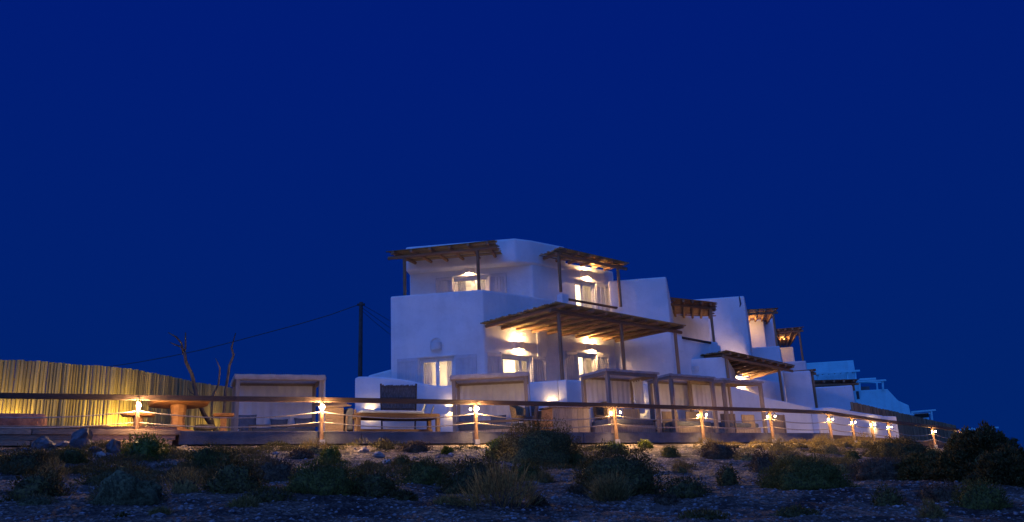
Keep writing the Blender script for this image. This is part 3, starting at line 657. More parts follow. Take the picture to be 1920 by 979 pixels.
# the wall runs on beside the rail and steps down to the right
prT2 = [(1062, 712), (1100, 714), (1170, 717), (1240, 722), (1320, 724), (1370, 725), (1386, 727), (1400, 731), (1416, 738), (1434, 745), (1470, 752), (1500, 759), (1530, 765), (1545, 764), (1560, 763.5), (1575, 765), (1595, 770), (1620, 774), (1655, 779), (1661, 782)]
wavy(PT2, prT2, 'side_wall')
pr = PT2.off(.35); p0, p1 = pr.s(pr.at(1535, 790)), pr.s(pr.at(1557, 790)); k = MB(); k.prism([pr.P(p0, 0).xy, pr.P(p1, 0).xy, pr.P(p1, 0, -.34).xy, pr.P(p0, 0, -.34).xy], -.4, pr.at(1546, 768).z); k.build('pier', M['plaster'], tw, bevel=.04)
pr = PT2.off(-.15); p0, p1 = pr.s(pr.at(1660, 790)), pr.s(pr.at(1682, 790)); k = MB(); k.prism([pr.P(p0, 0).xy, pr.P(p1, 0).xy, pr.P(p1, 0, -.6).xy, pr.P(p0, 0, -.6).xy], -.4, pr.at(1670, 780.5).z); k.build('end_pier', M['plaster'], tw, bevel=.03)
# terrace floor behind it
tf = MB(); tf.prism([PT.at(667, 750).xy-PT.n*.4, cT.xy-PT.n*.4, cT1.xy-PT2.n*.5, (PT2.P(14, 0, -.5)).xy, (PT2.P(14, 0, -8)).xy, (PL.P(-6, 0, -3)).xy], -.39, 1.0)
tag(tf.build('terrace_floor', M['paving']), 'paved terrace at the foot of the houses', kind='structure')
GT = 'small sconces on the terrace wall'
sconce(PT, 688, 701, 768, 778, 'terrace wall sconce glowing left of the woven panel', m='wallglow', group=GT)
sconce(PT, 840, 850, 763, 774, 'terrace wall sconce glowing left of the second canopy bed', m='wallglow', group=GT)
sconce(PT, 1028, 1044, 753, 765, 'terrace wall sconce glowing by the wall corner above the wooden counter', m='wallglow', group=GT)
sconce(PT2, 1196, 1208, 757, 766, 'terrace wall sconce glowing behind the third canopy bed', m='wallglow', group=GT)
sconce(PT2, 1298, 1308, 768, 776, 'terrace wall sconce glowing behind the fourth canopy bed', m='wallglow', group=GT)
sconce(PT2, 1629, 1644, 794, 803, 'terrace wall sconce glowing at the far right end of the wall', m='wallglow', group=GT)

# ------------------------------------------------------------------ railing
rl = empty('railing', RAIL.P(RP(603), -.3), 'timber handrail with round posts and two slack ropes along the deck edge', 'railing')
posts1 = [(-200, 799), (258, 805), (603, 808), (892, 809), (1153, 810), (1315, 811), (1444, 812)]
posts2 = [(1555, 812), (1597, 812), (1633, 812), (1664, 813), (1745, 822), (1797, 825)]
OUT = .09
RO, RO2 = RAIL.off(OUT), RAIL2.off(OUT)
P1 = [RO.at(x, 780) for x, _ in posts1]; P2_ = [RO2.at(x, 790) for x, _ in posts2]
railpx1 = [(-200, 738.5), (0, 742), (258, 745.5), (440, 748), (603, 749.5), (892, 754.5), (1153, 760), (1315, 765.5), (1444, 769), (1544, 773.5)]
railpx2 = [(1546, 773.5), (1597, 781), (1664, 790.5), (1745, 799.5), (1797, 806.5)]
top1 = [RO.at(x, y) for x, y in railpx1]; top2 = [RO2.at(x, y) for x, y in railpx2]
for tp in (top1, top2):
    for a, b in zip(tp[:-1], tp[1:]): stick('handrail', a, b, .13, .125, M['darkwood'], rl, 'box')
def rail_z(P, tp):
    for a, b in zip(tp[:-1], tp[1:]):
        f = (P.xy-a.xy).dot((b-a).xy)/(b-a).xy.length_squared
        if -.02 <= f <= 1.02: return lerp(a, b, f).z
    return tp[-1].z
def rope(a, b, sag):
    k = MB(); pts = [lerp(a, b, t)-Vector((0, 0, sag*4*t*(1-t))) for t in np.linspace(0, 1, 13)]; k.tube(pts, .017, 6); k.build('rope', M['rope'], rl, smooth=True)
allp = []
for PS, tp in ((P1, top1), (P2_, top2)):
    for p in PS:
        z = rail_z(p, tp); gg = gz(p.x, p.y) if p in P2_ else -.33
        stick('post', V3(p, min(gg, -.3)), V3(p, z-.05), .125, .125, M['wood'], rl)
        k = MB(); k.box(V3(p, -.30)+V3(RAIL.n*.05, 0), V3(RAIL.d*.075, 0), V3(RAIL.n*.03, 0), Vector((0, 0, .07))); k.build('post_shoe', M['steel'], rl)
        allp.append((p, z))
for (p, z), (q, z2_) in zip(allp[:-1], allp[1:]):
    L_ = (q-p).length
    for h_, s_ in ((.33, .035), (.60, .028)): rope(V3(p, z-h_), V3(q, z2_-h_), s_*L_*(.85 if L_ < 4 else 1))
# bulbs on the posts
GBU = 'bulbs on the railing posts'
blabs = ['big bright bulb on the railing post by the timber edging', 'big bright bulb on the railing post between first bed and bench', 'bright bulb on the railing post before the second canopy bed',
         'pair of bulbs on the railing post right of the rattan chair', 'bulbs on the railing post under the fourth canopy bed', 'pair of bulbs on the railing post by the right edge of the last bed',
         'pair of bulbs on the post in front of the white pier', 'pair of bulbs on the second post of the receding ramp', 'pair of bulbs on the third post of the receding ramp', 'pair of bulbs on the post before the wall end pier', 'pair of bulbs on the post at the brown fence', 'pair of bulbs on the last post beside the big dark bush']
for i, (p, z) in enumerate(allp[1:]):
    r = empty('post_lamp', V3(p, z-.35), blabs[i], 'post lamp', GBU)
    near = i < 3; Pn = RAIL if i < 6 else RAIL2
    if near: spots = [(0, .115, -.20), (-.10 if i == 2 else 0, -.12, -.19)]  # the bulbs hidden behind the first two posts are added to warm the deck
    else: spots = [(-.19, .05, -.25), (.17, .07, -.235)]
    for (u, o_, dz) in spots:
        c = V3(p, z+dz)+V3(Pn.d*u+Pn.n*o_, 0)
        k = MB(); k.sphere(c, (.042 if o_ > 0 else .024 if i == 2 else .032) if near else .027 if i < 6 else .025, 10, 7); k.build('bulb', M['bulb_near' if near else 'bulb' if i < 6 else 'bulb_far'], r, smooth=True)
        nv_ = V3(Pn.n, 0)
        if o_ > 0: lamp('lamp_light', c+nv_*.07-Vector((0, 0, .03)), (520 if near else 430 if i < 6 else 190)*R.uniform(.7, 1.25), (1., .62, .30), r, 'SPOT', .04, c+nv_*2.2-Vector((0, 0, 1.35)), 165, .8)
        k = MB(); k.tube([c+Vector((0, 0, .05)), c+Vector((0, 0, .13))], .022, 7); k.build('socket', M['metal'], r)
        k = MB(); k.tube([c+Vector((0, 0, .125)), V3(p, z+dz+.15)], .012, 5); k.build('bracket', M['metal'], r)

# ------------------------------------------------------------------ bamboo fences
def pole_fence(name, label, tops, zb, rlo, rhi, m, gap=.98, zvar=.03):
    f = empty(name, V3(tops[0], 0), label, 'fence'); 
    for a, b in zip(tops[:-1], tops[1:]):
        L_ = (b-a).xy.length; s = 0
        while s < L_:
            w_ = R.uniform(rlo, rhi); t = min(1, (s+w_/2)/L_); p = lerp(a, b, t); dv = (b-a).xy.normalized(); nn = Vector((dv.y, -dv.x))*R.uniform(-.025, .025)
            stick('fence_pole', V3(p.xy+nn, zb), V3(p.xy+nn+dv*R.uniform(-.012, .012), p.z+R.uniform(-zvar, zvar)), w_, w_, M[m], f); s += w_*gap
    for hh in (.35, .8):                     # horizontal rails at the back
        for a, b in zip(tops[:-1], tops[1:]):
            d = (b-a).normalized(); nb = Vector((-d.y, d.x, 0))*.11
            stick('fence_rail', V3(a+nb, zb+(a.z-zb)*hh), V3(b+nb, zb+(b.z-zb)*hh), .07, .07, M['wood'], f)
    return f
zf = 2.35
ft = []
for x, y in ((-130, 672), (0, 675), (46, 676), (120, 681), (153, 685), (212, 688), (245, 692), (291, 701), (329, 708.5), (373, 718), (419, 725), (442, 730), (475, 736)):
    ft.append(onz(x, y, zf))
pole_fence('bamboo_fence', 'tall pale bamboo pole fence lit yellow from below at the left', ft, -.2, .06, .135, 'bamboo', .95, .018)
ft2 = [onz(x, y, 2.3) for x, y in ((1596, 754), (1640, 764.5), (1690, 775), (1740, 787), (1790, 798))]
pole_fence('pole_fence', 'brown pole fence receding behind the ramp on the right', ft2, .25, .10, .17, 'bamboo_brown')
# ground spotlights that wash the bamboo
GS = 'ground spotlights washing the bamboo fence'
def spike_light(P, tgt, label, power):
    r = empty('garden_spotlight', P, label, 'spotlight', GS); z = Vector((0, 0, 1)); d = (Vector(tgt)-P-z*.22).normalized()
    k = MB(); k.tube([P-z*.05, P+z*.17], .02, 6); k.build('spike', M['metal'], r)
    h0 = P+z*.2; k = MB(); k.tube([h0-d*.09, h0-d*.06, h0+d*.05, h0+d*.07], [.03, .055, .06, .066], 10); k.build('head', M['metal'], r, smooth=False)
    lamp('beam', h0+d*.11, power*1.25, (1., .64, .10), r, 'SPOT', .05, tgt, 150, 1.)
def fence_light(i, seg, t, off, label, power):
    a, b = ft[seg], ft[seg+1]; p = lerp(a, b, t); dv = (b-a).xy.normalized(); n = Vector((dv.y, -dv.x))
    if n.dot(EYE.xy-p.xy) < 0: n = -n
    P = V3(p.xy+n*off, 0); spike_light(P, V3(p.xy, .9), label, power)
fence_light(0, 1, .7, .55, 'ground spotlight behind the dusty red pouf at the left end', 120)
fence_light(1, 5, .2, .6, 'dark ground spotlight standing above the sleepers before the bamboo', 210)
fence_light(2, 9, .3, .7, 'ground spotlight under the dead branches', 70)

# ------------------------------------------------------------------ left corner furniture
k = MB(); c = RAIL.P(RP(8), .22, -.75); k.box(c, V3(RAIL.d*.85, 0), V3(RAIL.n*.35, 0), Vector((0, 0, .22)))
tag(k.build('pouf', M['redcloth'], bevel=.13, seg=4, smooth=True), 'long dusty red upholstered pouf on the deck at the left end', 'pouf')
def log_table(c, zt, rx, ry, label, name, cat, ped=.16, th=.11, base=.45, group=None, ang=0):
    r = empty(name, V3(c, 0), label, cat, group); n = 14; rr = random.Random(label)
    ca, sa = math.cos(ang), math.sin(ang)
    def ring(z, kx, ky): 
        out = []
        for i in range(n):
            t = 2*math.pi*i/n; e = 1+rr.uniform(-.04, .04); a, b = rx*kx*e*math.copysign(abs(math.cos(t))**.7, math.cos(t)), ry*ky*e*math.copysign(abs(math.sin(t))**.7, math.sin(t))
            out.append(V3((c.x+a*ca-b*sa, c.y+a*sa+b*ca), z))
        return out
    k = MB(); rings = [ring(zt-th, .9, .88), ring(zt-th*.4, 1, 1), ring(zt, .98, .98)]
    k.add(sum(rings, []), [(j*n+i, j*n+(i+1) % n, (j+1)*n+(i+1) % n, (j+1)*n+i) for j in range(2) for i in range(n)]+[tuple(range(n-1, -1, -1)), tuple(2*n+i for i in range(n))]); k.build('top' if cat == 'table' else 'seat', M['teak'], r)
    k = MB(); k.tube([V3(c, .08), V3(c, zt*.45), V3(c, zt-th+.01)], [ped*1.1, ped*.86, ped*1.15], 9); k.build('pedestal', M['teak'], r)
    k = MB(); k.sphere(V3(c, .02), base, 12, 6, (1, .75, .32)); k.build('base', M['teak'], r, smooth=True); return r
ct = RAIL.off(-1.2).at(335, 770); log_table(ct, RAIL.off(-.3).at(335, 752).z+.11, .78, .95, 'rustic orange timber table on a thick pedestal before the bamboo fence', 'rustic_table', 'table', .185, .11, .5, ang=RAIL.ang)
GST = 'rustic timber stools by the left table'
cs = RAIL.off(-.75).at(259, 785); log_table(cs, RAIL.off(-.75).at(259, 774).z, .42, .30, 'rustic timber stool behind the first bulb post left of the table', 'rustic_stool', 'stool', .12, .09, .2, GST, RAIL.ang)
cs = RAIL.off(-1.1).at(419, 790); log_table(cs, RAIL.off(-1.1).at(419, 776).z, .27, .22, 'small rustic timber stool beside the first canopy bed', 'rustic_stool', 'stool', .085, .08, .24, GST, RAIL.ang)
k = MB(); c = RAIL.off(-1.6).at(383, 797); k.box(V3(c, .24), V3(RAIL.d*.24, 0), V3(RAIL.n*.2, 0), Vector((0, 0, .07))); tag(k.build('stone_slab', M['stone'], bevel=.04), 'small grey stone slab under the dead branches', 'stone')
def branchy(name, label, paths, Pn, m='bark', cat='dead tree'):
    b0_ = Pn.at(*paths[0][0][:2]); r = empty(name, V3(b0_, 0), label, cat, 'dead trees standing by the bamboo fence')
    for i, pth in enumerate(paths):
        k = MB(); pts = []; rs = []
        for (x, y, w_) in pth: pts.append(Pn.at(x, y)+V3(Pn.n*.10*math.sin(x*1.7+i), 0)); rs.append(w_)
        k.tube(pts, [q*.62 for q in rs], 8); k.build('trunk' if i == 0 else 'branch', M[m], r, smooth=True)
zx = lambda a, b: (a/3.916, 600+b/3.916)
PD = RAIL.off(-2.0)
def pz(lst): return [(*zx(a, b), w_) for a, b, w_ in lst]
branchy('dead_tree', 'tallest forked dead tree before the bamboo fence', [pz([(1620, 850, .11), (1560, 770, .11), (1500, 690, .10), (1440, 550, .095), (1412, 400, .08), (1362, 310, .075), (1350, 235, .065)]), pz([(1352, 245, .055), (1330, 170, .045), (1290, 130, .04), (1240, 88, .02)]), pz([(1352, 245, .05), (1330, 205, .04), (1295, 178, .035), (1250, 160, .015)]), pz([(1352, 240, .05), (1366, 200, .045), (1360, 140, .04), (1366, 90, .03)]), pz([(1445, 560, .03), (1405, 530, .02), (1380, 500, .01)])], PD)
branchy('dead_tree', 'slender curved dead tree nearest the first canopy bed', [pz([(1620, 850, .08), (1640, 680, .075), (1660, 520, .07), (1668, 420, .065), (1690, 330, .06), (1715, 260, .055), (1705, 200, .05), (1725, 100, .025)])], PD.off(-.2))
branchy('dead_tree', 'short thin dead tree between the two taller ones', [pz([(1590, 850, .06), (1550, 700, .055), (1562, 560, .05), (1606, 470, .045), (1610, 360, .035), (1580, 288, .015)])], PD.off(.2))
# utility pole and wires
pp_ = dep(675, 640, 44); up_ = empty('utility_pole', V3(pp_, -.5), 'dark timber utility pole with sagging wires left of the corner house', 'utility pole')
pt = dep(677, 567, 44); k = MB(); k.tube([V3(dep(674, 700, 44), -.5), V3(pt, pt.z)], [.135, .10], 10); k.build('pole', M['pole'], up_, smooth=True)
k = MB(); k.box(pt-Vector((0, 0, .12)), Vector((.2, 0, 0)), Vector((0, .05, 0)), Vector((0, 0, .05))); k.build('crossarm', M['pole'], up_)
k = MB(); k.tube([dep(x, y, Y) for x, y, Y in ((673, 571, 44), (620, 590, 44), (560, 608, 44), (500, 624, 44), (440, 640, 44), (380, 655.5, 44), (320, 668, 44), (260, 679, 44), (200, 688, 44), (60, 704, 44))], .022, 5); k.build('wire', M['metal'], up_)
for q_ in (0, 1, 2):
    k = MB(); k.tube([dep(680, 572+q_*6, 44), dep(705, 586+q_*10, 45), dep(735, 604+q_*13, 46)], .014, 4); k.build('wire', M['metal'], up_)

# ------------------------------------------------------------------ canopy beds
GB = 'canopied day beds along the deck'
def sheet(k, corners, nu, nv, fn):
    a, b, c_, d = corners; vs = []
    for j in range(nv+1):
        for i in range(nu+1):
            u, v = i/nu, j/nv; p = lerp(lerp(a, b, u), lerp(d, c_, u), v); vs.append(p+fn(u, v))
    k.add(vs, [(j*(nu+1)+i, j*(nu+1)+i+1, (j+1)*(nu+1)+i+1, (j+1)*(nu+1)+i) for j in range(nv) for i in range(nu)])
def bed(label, NL, NR, FRr, FLl, zt, drape=.13, wrap=True, side_drape=False, seat=.42, arm=True, mm='bedwood'):
    """plan corners near-left, near-right, far-right, far-left"""
    NL, NR, FRr, FLl = [Vector((p[0], p[1], 0)) for p in (NL, NR, FRr, FLl)]
    r = empty('canopy_bed', (NL+NR+FRr+FLl)/4, label, 'day bed', GB); z = Vector((0, 0, 1))
    dx = (NR-NL).normalized(); dy = (FLl-NL).normalized()
    for p in (NL, NR, FRr, FLl):
        ins = ((NL+FRr)/2-p).normalized()*.05; stick('post', p+ins-z*.03, p+ins+z*(zt-.06), .12, .12, M['bedwood'], r, 'box', side=dx)
    for a, b in ((NL, NR), (NR, FRr), (FRr, FLl), (FLl, NL)): stick('top_rail', a+z*(zt-.12), b+z*(zt-.12), .09, .12, M['bedwood'], r, 'box')
    k = MB(); n1, n2 = 24, 16
    e = .07; A, B, C_, D = NL-dx*e-dy*e, NR+dx*e-dy*e, FRr+dx*e+dy*e, FLl-dx*e+dy*e
    ph = R.uniform(0, 9)
    sheet(k, [A+z*zt, B+z*zt, C_+z*zt, D+z*zt], n1, n2, lambda u, v: z*(-.07*math.sin(math.pi*u)*math.sin(math.pi*v)+.006*math.sin(u*31+ph)+.006*math.sin(v*23+ph)))
    for a, b, dd in ((A, B, -dy), (B, C_, dx), (C_, D, dy), (D, A, -dx)):   # hanging valance, rumpled
        n = 30; vs = []
        for i in range(n+1):
            u = i/n; p = lerp(a, b, u)+z*zt; o_ = dd*(.012*math.sin(u*57+ph)); h_ = drape*(1+.05*math.sin(u*19+ph)+.05*math.sin(u*41))
            vs += [p+dd*.0+z*(.006*math.sin(u*31+ph)), p+dd*.025+o_-z*h_*.5, p+dd*.01+o_*1.6-z*h_]
        k.add(vs, [(3*i+j, 3*i+3+j, 3*i+4+j, 3*i+1+j) for i in range(n) for j in range(2)])
    k.build('canopy', M['cloth'], r, smooth=True)
    def hang(a, b, z0, z1, name, waves, amp, gather=0.):
        k = MB(); n = 60; vs = []; t = (b-a).normalized(); nn = Vector((t.y, -t.x, 0))
        for i in range(n+1):
            u = i/n
            for j, f in enumerate((0, .33, .66, 1)):
                uu = u*(1-gather*f)+gather*f*(.15); p = lerp(a, b, uu)+nn*amp*(math.sin(u*waves*6.28+ph)+.5*math.sin(u*waves*2.3*6.28))*(.5+.5*f)+z*(z1+(z0-z1)*f); vs.append(p)
        k.add(vs, [(4*i+j, 4*i+4+j, 4*i+5+j, 4*i+1+j) for i in range(n) for j in range(3)]); return k.build(name, M['curtain'], r, smooth=True)
    hang(FLl+dx*.08-dy*.06, FRr-dx*.08-dy*.06, .1, zt-.14, 'back_curtain', 9, .022)
    if side_drape: hang(NR-dx*.04+dy*.7, FRr-dx*.04-dy*.1, .75, zt-.14, 'side_curtain', 4, .05, .45)
    if wrap: hang(NR+dx*.075+dy*-.06, NR+dx*.06+dy*.36, .25, zt-.05, 'corner_drape', 2, .02, .3)
    # platform, mattress, back rest and arms
    k = MB(); c = (NL+NR+FRr+FLl)/4; hx, hy = (NR-NL).length/2-.13, (FLl-NL).length/2-.13
    k.box(c+z*(.15), dx*hx, dy*hy, z*.13); k.build('platform', M[mm], r, bevel=.015)
    k = MB(); k.box(c+z*.37, dx*(hx-.03), dy*(hy-.03), z*.09); k.build('mattress', M['greycloth'], r, bevel=.05, seg=3)
    return r, c, dx, dy, hx, hy
def cushion(c, dx, n, s, label, m='greycloth'):
    k = MB(); c = Vector(c); nu = 10; z = Vector((0, 0, 1)); vs = []
    up_v = (z*.92-n*.38).normalized(); nf = up_v.cross(dx).normalized()
    for sgn in (1, -1):
        for j in range(nu+1):
            for i in range(nu+1):
                u, v = i/nu*2-1, j/nu*2-1; b = max(0, (1-u**4)*(1-v**4))**.6; pin = 1-.09*(1-abs(u*v))*0
                e = 1+.10*(abs(u*v)**2); vs.append(c+dx*(u*s*e)+up_v*(v*s*.85*e)+nf*(sgn*.13*s*2*b*.55))
    q = (nu+1)**2
    k.add(vs, [(o+j*(nu+1)+i, o+j*(nu+1)+i+1, o+(j+1)*(nu+1)+i+1, o+(j+1)*(nu+1)+i) for o in (0, q) for j in range(nu) for i in range(nu)])
    return tag(k.build('cushion', M[m], smooth=True), label, 'cushion', 'loose cushions on the day beds')
# bed 1
zB = 2.05
def bedpl(x, y): return onz(x, y, zB)
NL, NR = bedpl(444, 702), bedpl(605, 704); pd = (NR-NL).xy.normalized(); bkd = Vector((-pd.y, pd.x, 0))
b1_ = bed('first canopy bed beside the dead trees with three grey cushions', NL, NR, NR+bkd*1.5, NL+bkd*1.5, zB, .15)
r, c, dx, dy, hx, hy = b1_
NL = V3(NL, 0); NR = V3(NR, 0)
stick('front_rail', NL+dx*.45+Vector((0, 0, .5)), NR-dx*.1+Vector((0, 0, .5)), .07, .08, M['plank'], r, 'box'); stick('rail_post', NL+dx*.45, NL+dx*.45+Vector((0, 0, .54)), .08, .08, M['plank'], r, 'box')
cushion(c-dx*(hx-.25)-dy*.35+Vector((0, 0, .66)), dx, -dy, .27, 'grey cushion leaning at the left end of the first canopy bed')
cushion(c+dx*.12+dy*.25+Vector((0, 0, .60)), dx, -dy, .25, 'grey cushion in the middle of the first canopy bed')
cushion(c+dx*(hx-.3)+dy*.2+Vector((0, 0, .62)), dx, -dy, .26, 'grey cushion at the right end of the first canopy bed')
# bed 2
zB2 = 2.08
NL, NR = onz(848, 704, zB2), onz(987, 697.5, zB2); pd = (NR-NL).xy.normalized(); bkd = Vector((-pd.y, pd.x, 0))
sh_ = V3(pd, 0)*.0
r, c, dx, dy, hx, hy = bed('second canopy bed behind the middle railing post, curtain closed at the back', NL, NR, NR+bkd*1.7+V3(pd, 0)*.0, NL+bkd*1.7, zB2, .14)
NL = V3(NL, 0); NR = V3(NR, 0)
stick('front_rail', NL+dx*.1+Vector((0, 0, .52)), NR-dx*.1+Vector((0, 0, .52)), .07, .08, M['plank'], r, 'box')
cushion(c-dx*(hx-.28)-dy*.3+Vector((0, 0, .64)), dx, -dy, .27, 'grey cushion at the left end of the second canopy bed')
cushion(c+dx*.2+dy*.2+Vector((0, 0, .62)), dx, -dy, .25, 'grey cushion right of the middle on the second canopy bed')
# beds 3-5, turned along the rail
for i, (N_, R_, L_, F_, lab) in enumerate((((1137, 692), (1230, 698.5), (1090, 703.5), (1182, 711.5), 'third canopy bed, nearest the rattan chairs'), ((1256, 701), (1336, 707), (1234, 706.5), (1290, 716), 'fourth canopy bed between two others, drape blown aside'), ((1354, 709), (1426, 715), (1338, 709.5), (1381, 725), 'last canopy bed at the right, before the curved white wall'))):
    n_, r_, l_ = onz(*N_, zB), onz(*R_, zB), onz(*L_, zB)
    dx_ = (r_-n_); W_ = dx_.length; dx_.normalize()
    # keep a square plan: the far side lies straight behind, away from the rail
    dl = (l_-n_); dl = dl.normalized()*min(max(dl.length, 1.3), 1.9)
    bed(lab, n_, r_, r_+dl, n_+dl, zB, .075, side_drape=(i < 2), wrap=False)
# wooden side boards between the beds and the rail
GW = 'upright plank screens between the beds and the rail'
def screen(x0, x1, y0, off, label, ang=None, m='screenwood', edge=True):
    P = RAIL.off(-off); a, b = P.s(P.at(x0, 790)), P.s(P.at(x1, 790)); zt = P.at((x0+x1)/2, y0).z
    r = empty('plank_screen', P.P((a+b)/2, -.03), label, 'screen', GW); n = max(2, round((b-a)/.16)); wv = (b-a)/n
    for k_ in range(n): stick('plank', P.P(a+(k_+.5)*wv, -.03, R.uniform(-.006, .006)), P.P(a+(k_+.5)*wv, zt+R.uniform(-.01, .01), 0), wv*.97, .035, M[m], r, 'box', side=V3(P.d, 0))
    if edge: stick('corner_batten', P.P(b+.02, -.03, .02), P.P(b+.02, zt, .02), .04, .09, M['screenwood'], r, 'box', side=V3(P.d, 0))
screen(1170, 1197, 767, .75, 'plank screen under the third canopy bed, right of the bulb pair')
screen(1242, 1268, 772, .8, 'plank screen left of the fourth bed, between two ropes')
screen(1287, 1311, 772, 1.0, 'dark plank screen left of the fifth railing post')
screen(1352, 1376, 776, .85, 'plank screen under the left post of the last canopy bed')
screen(1391, 1415, 778, 1.0, 'plank screen under the middle of the last canopy bed', edge=False)
screen(1449, 1469, 778, 1.1, 'plank screen right of the last bed, behind the sixth bulb post')
for (x0, x1, y0, y1, lab) in ((1240, 1262, 806, 812, 'low dark bench board between the third and fourth beds'), (1206, 1236, 788, 793, 'low bench board right of the first plank screen')):
    P = RAIL.off(-1.1); r = empty('low_bench', P.at((x0+x1)/2, 812), lab, 'bench')
    for q_ in (0, 1): stick('seat_board', P.at(x0, y0)-V3(P.n*.2*q_, 0), P.at(x1, y0)-V3(P.n*.2*q_, 0), .18, .05, M['plank'], r, 'box')
    for xx in (x0+3, x1-3): 
        p = P.at(xx, y0); stick('leg', V3(p, -.03), p-Vector((0, 0, .03)), .07, .07, M['plank'], r, 'box')
# beige slatted box left of the bench
P = RAIL.off(-.9); r = empty('boarded_box', P.at(625, 810), 'beige boarded box with a slanted slatted lid right of the second bulb post', 'storage box')
a, b = P.s(P.at(609, 790)), P.s(P.at(644, 790)); zt = P.at(625, 764).z
for k_ in range(5):
    h_ = (zt+.03)/5; stick('board', P.P(a, -.03+(k_+.5)*h_, 0), P.P(b, -.03+(k_+.5)*h_, 0), .03, h_*.97, M['plank'], r, 'box')
for k_ in range(5):
    h_ = (zt+.03)/5; stick('board', P.P(b-.02, -.03+(k_+.5)*h_, -.02), P.P(b-.02, -.03+(k_+.5)*h_, -.9), .03, h_*.97, M['plank'], r, 'box')
for k_ in range(5): 
    o_ = -.02-.2*k_; stick('lid_slat', P.P(a-.1, zt+.0+.045*k_, o_), P.P(b+.22, zt+.06+.05*k_, o_), .15, .035, M['plank'], r, 'box', side=V3(P.n, 0))
# bench with pale cushion, woven panel
P = RAIL.off(-.6); P0 = P; zt = P.at(745, 776).z; a, b = P.s(P.at(668, 790)), P.s(P.at(824, 790))
r = empty('wooden_bench', P.P((a+b)/2, -.03), 'long open timber bench with a pale blue seat pad before the white wall', 'bench')
for u in (a+.06, b-.06):
    for o_ in (0, -.62): stick('leg', P.P(u, -.03, o_), P.P(u, zt-.04, o_), .11, .11, M['bench'], r, 'box', side=V3(P.d, 0))
for o_ in (0, -.62): stick('seat_rail', P.P(a, zt-.065, o_+.0), P.P(b, zt-.065, o_), .09, .13, M['bench'], r, 'box')
for u in (a+.06, b-.06): stick('side_rail', P.P(u, zt-.07, -.06), P.P(u, zt-.07, -.56), .08, .1, M['bench'], r, 'box')
stick('stretcher', P.P(a+.1, .12, -.31), P.P(b-.1, .12, -.31), .08, .07, M['bench'], r, 'box')
for k_ in range(4): stick('seat_slat', P.P(a+.02, zt-.0, -.02-.19*k_), P.P(b-.02, zt-.0, -.02-.19*k_), .17, .03, M['bench'], r, 'box', side=V3(P.n, 0))
k = MB(); k.box(P.P((a+b)/2-.15, zt+.06, -.3), V3(P.d*((b-a)/2-.32), 0), V3(P.n*.28, 0), Vector((0, 0, .045))); tag(k.build('seat_pad', M['bluecloth'], bevel=.035, seg=3, smooth=True), 'pale blue seat pad lying along the timber bench', 'seat pad')
dxv = V3(P.d, 0); nv = V3(P.n, 0)
cushion(P.P(b-.40, zt+.19, -.25), (dxv*.5-nv*.85).normalized(), (dxv+nv*.2).normalized()*-1, .19, 'pale square cushion propped on the right of the timber bench', 'bluecloth')
cushion(P.P(b-.12, zt+.16, -.22), (dxv*.4-nv*.9).normalized(), (dxv*-1).normalized(), .16, 'small grey cushion at the right end of the timber bench')
P = RAIL.off(-1.0); r = empty('lounge_chair', P.at(656, 808), 'grey slung chair end standing left of the timber bench', 'chair')
a_ = P.at(647, 800); stick('leg', V3(a_, -.03), P.at(650, 780), .06, .06, M['plank'], r, 'box'); a2_ = P.at(666, 800); stick('leg', V3(a2_, -.03), P.at(666, 768), .06, .06, M['plank'], r, 'box')
k = MB(); q = [P.at(x, y) for x, y in ((646, 806), (662, 806), (664, 766), (655, 764), (648, 775))]; qb = [p-V3(P.n*.55, 0) for p in q]; n = 5
k.add(q+qb, [tuple(range(n)), tuple(range(2*n-1, n-1, -1))]+[(i, n+i, n+(i+1) % n, (i+1) % n) for i in range(n)]); k.build('sling', M['greycloth'], r, bevel=.04, seg=2)
P = PT.off(.9); r = empty('woven_panel', P.at(747, 800), 'dark woven reed panel hung between two short poles before the white wall', 'woven panel')
for x0, x1 in ((714, 717), (780.5, 777)): stick('pole', V3(P.at(x1, 800), -.03), P.at(x0, 719.5), .07, .07, M['darkwood'], r)
tl, tr, br, bl = P.at(714, 723), P.at(780, 723), P.at(776, 790), P.at(718, 790); k = MB(); nn = V3(P.n, 0)
ncol = 46
for i in range(ncol):
    u = (i+.5)/ncol; a_, b_ = lerp(tl, tr, u), lerp(bl, br, u); o_ = nn*(.012*(i % 2)+R.uniform(0, .012)); k.tube([a_+o_+Vector((0, 0, R.uniform(-.02, .03))), lerp(a_, b_, .5)+o_*.5, b_+o_], .024, 5)
tag(k.build('reed_mat', M['mat'], r), None, None, None, 'stuff')
for v in (.04, .35, .65): stick('binding', lerp(tl, bl, v)+nn*.045, lerp(tr, br, v)+nn*.045, .03, .02, M['darkwood'], r)

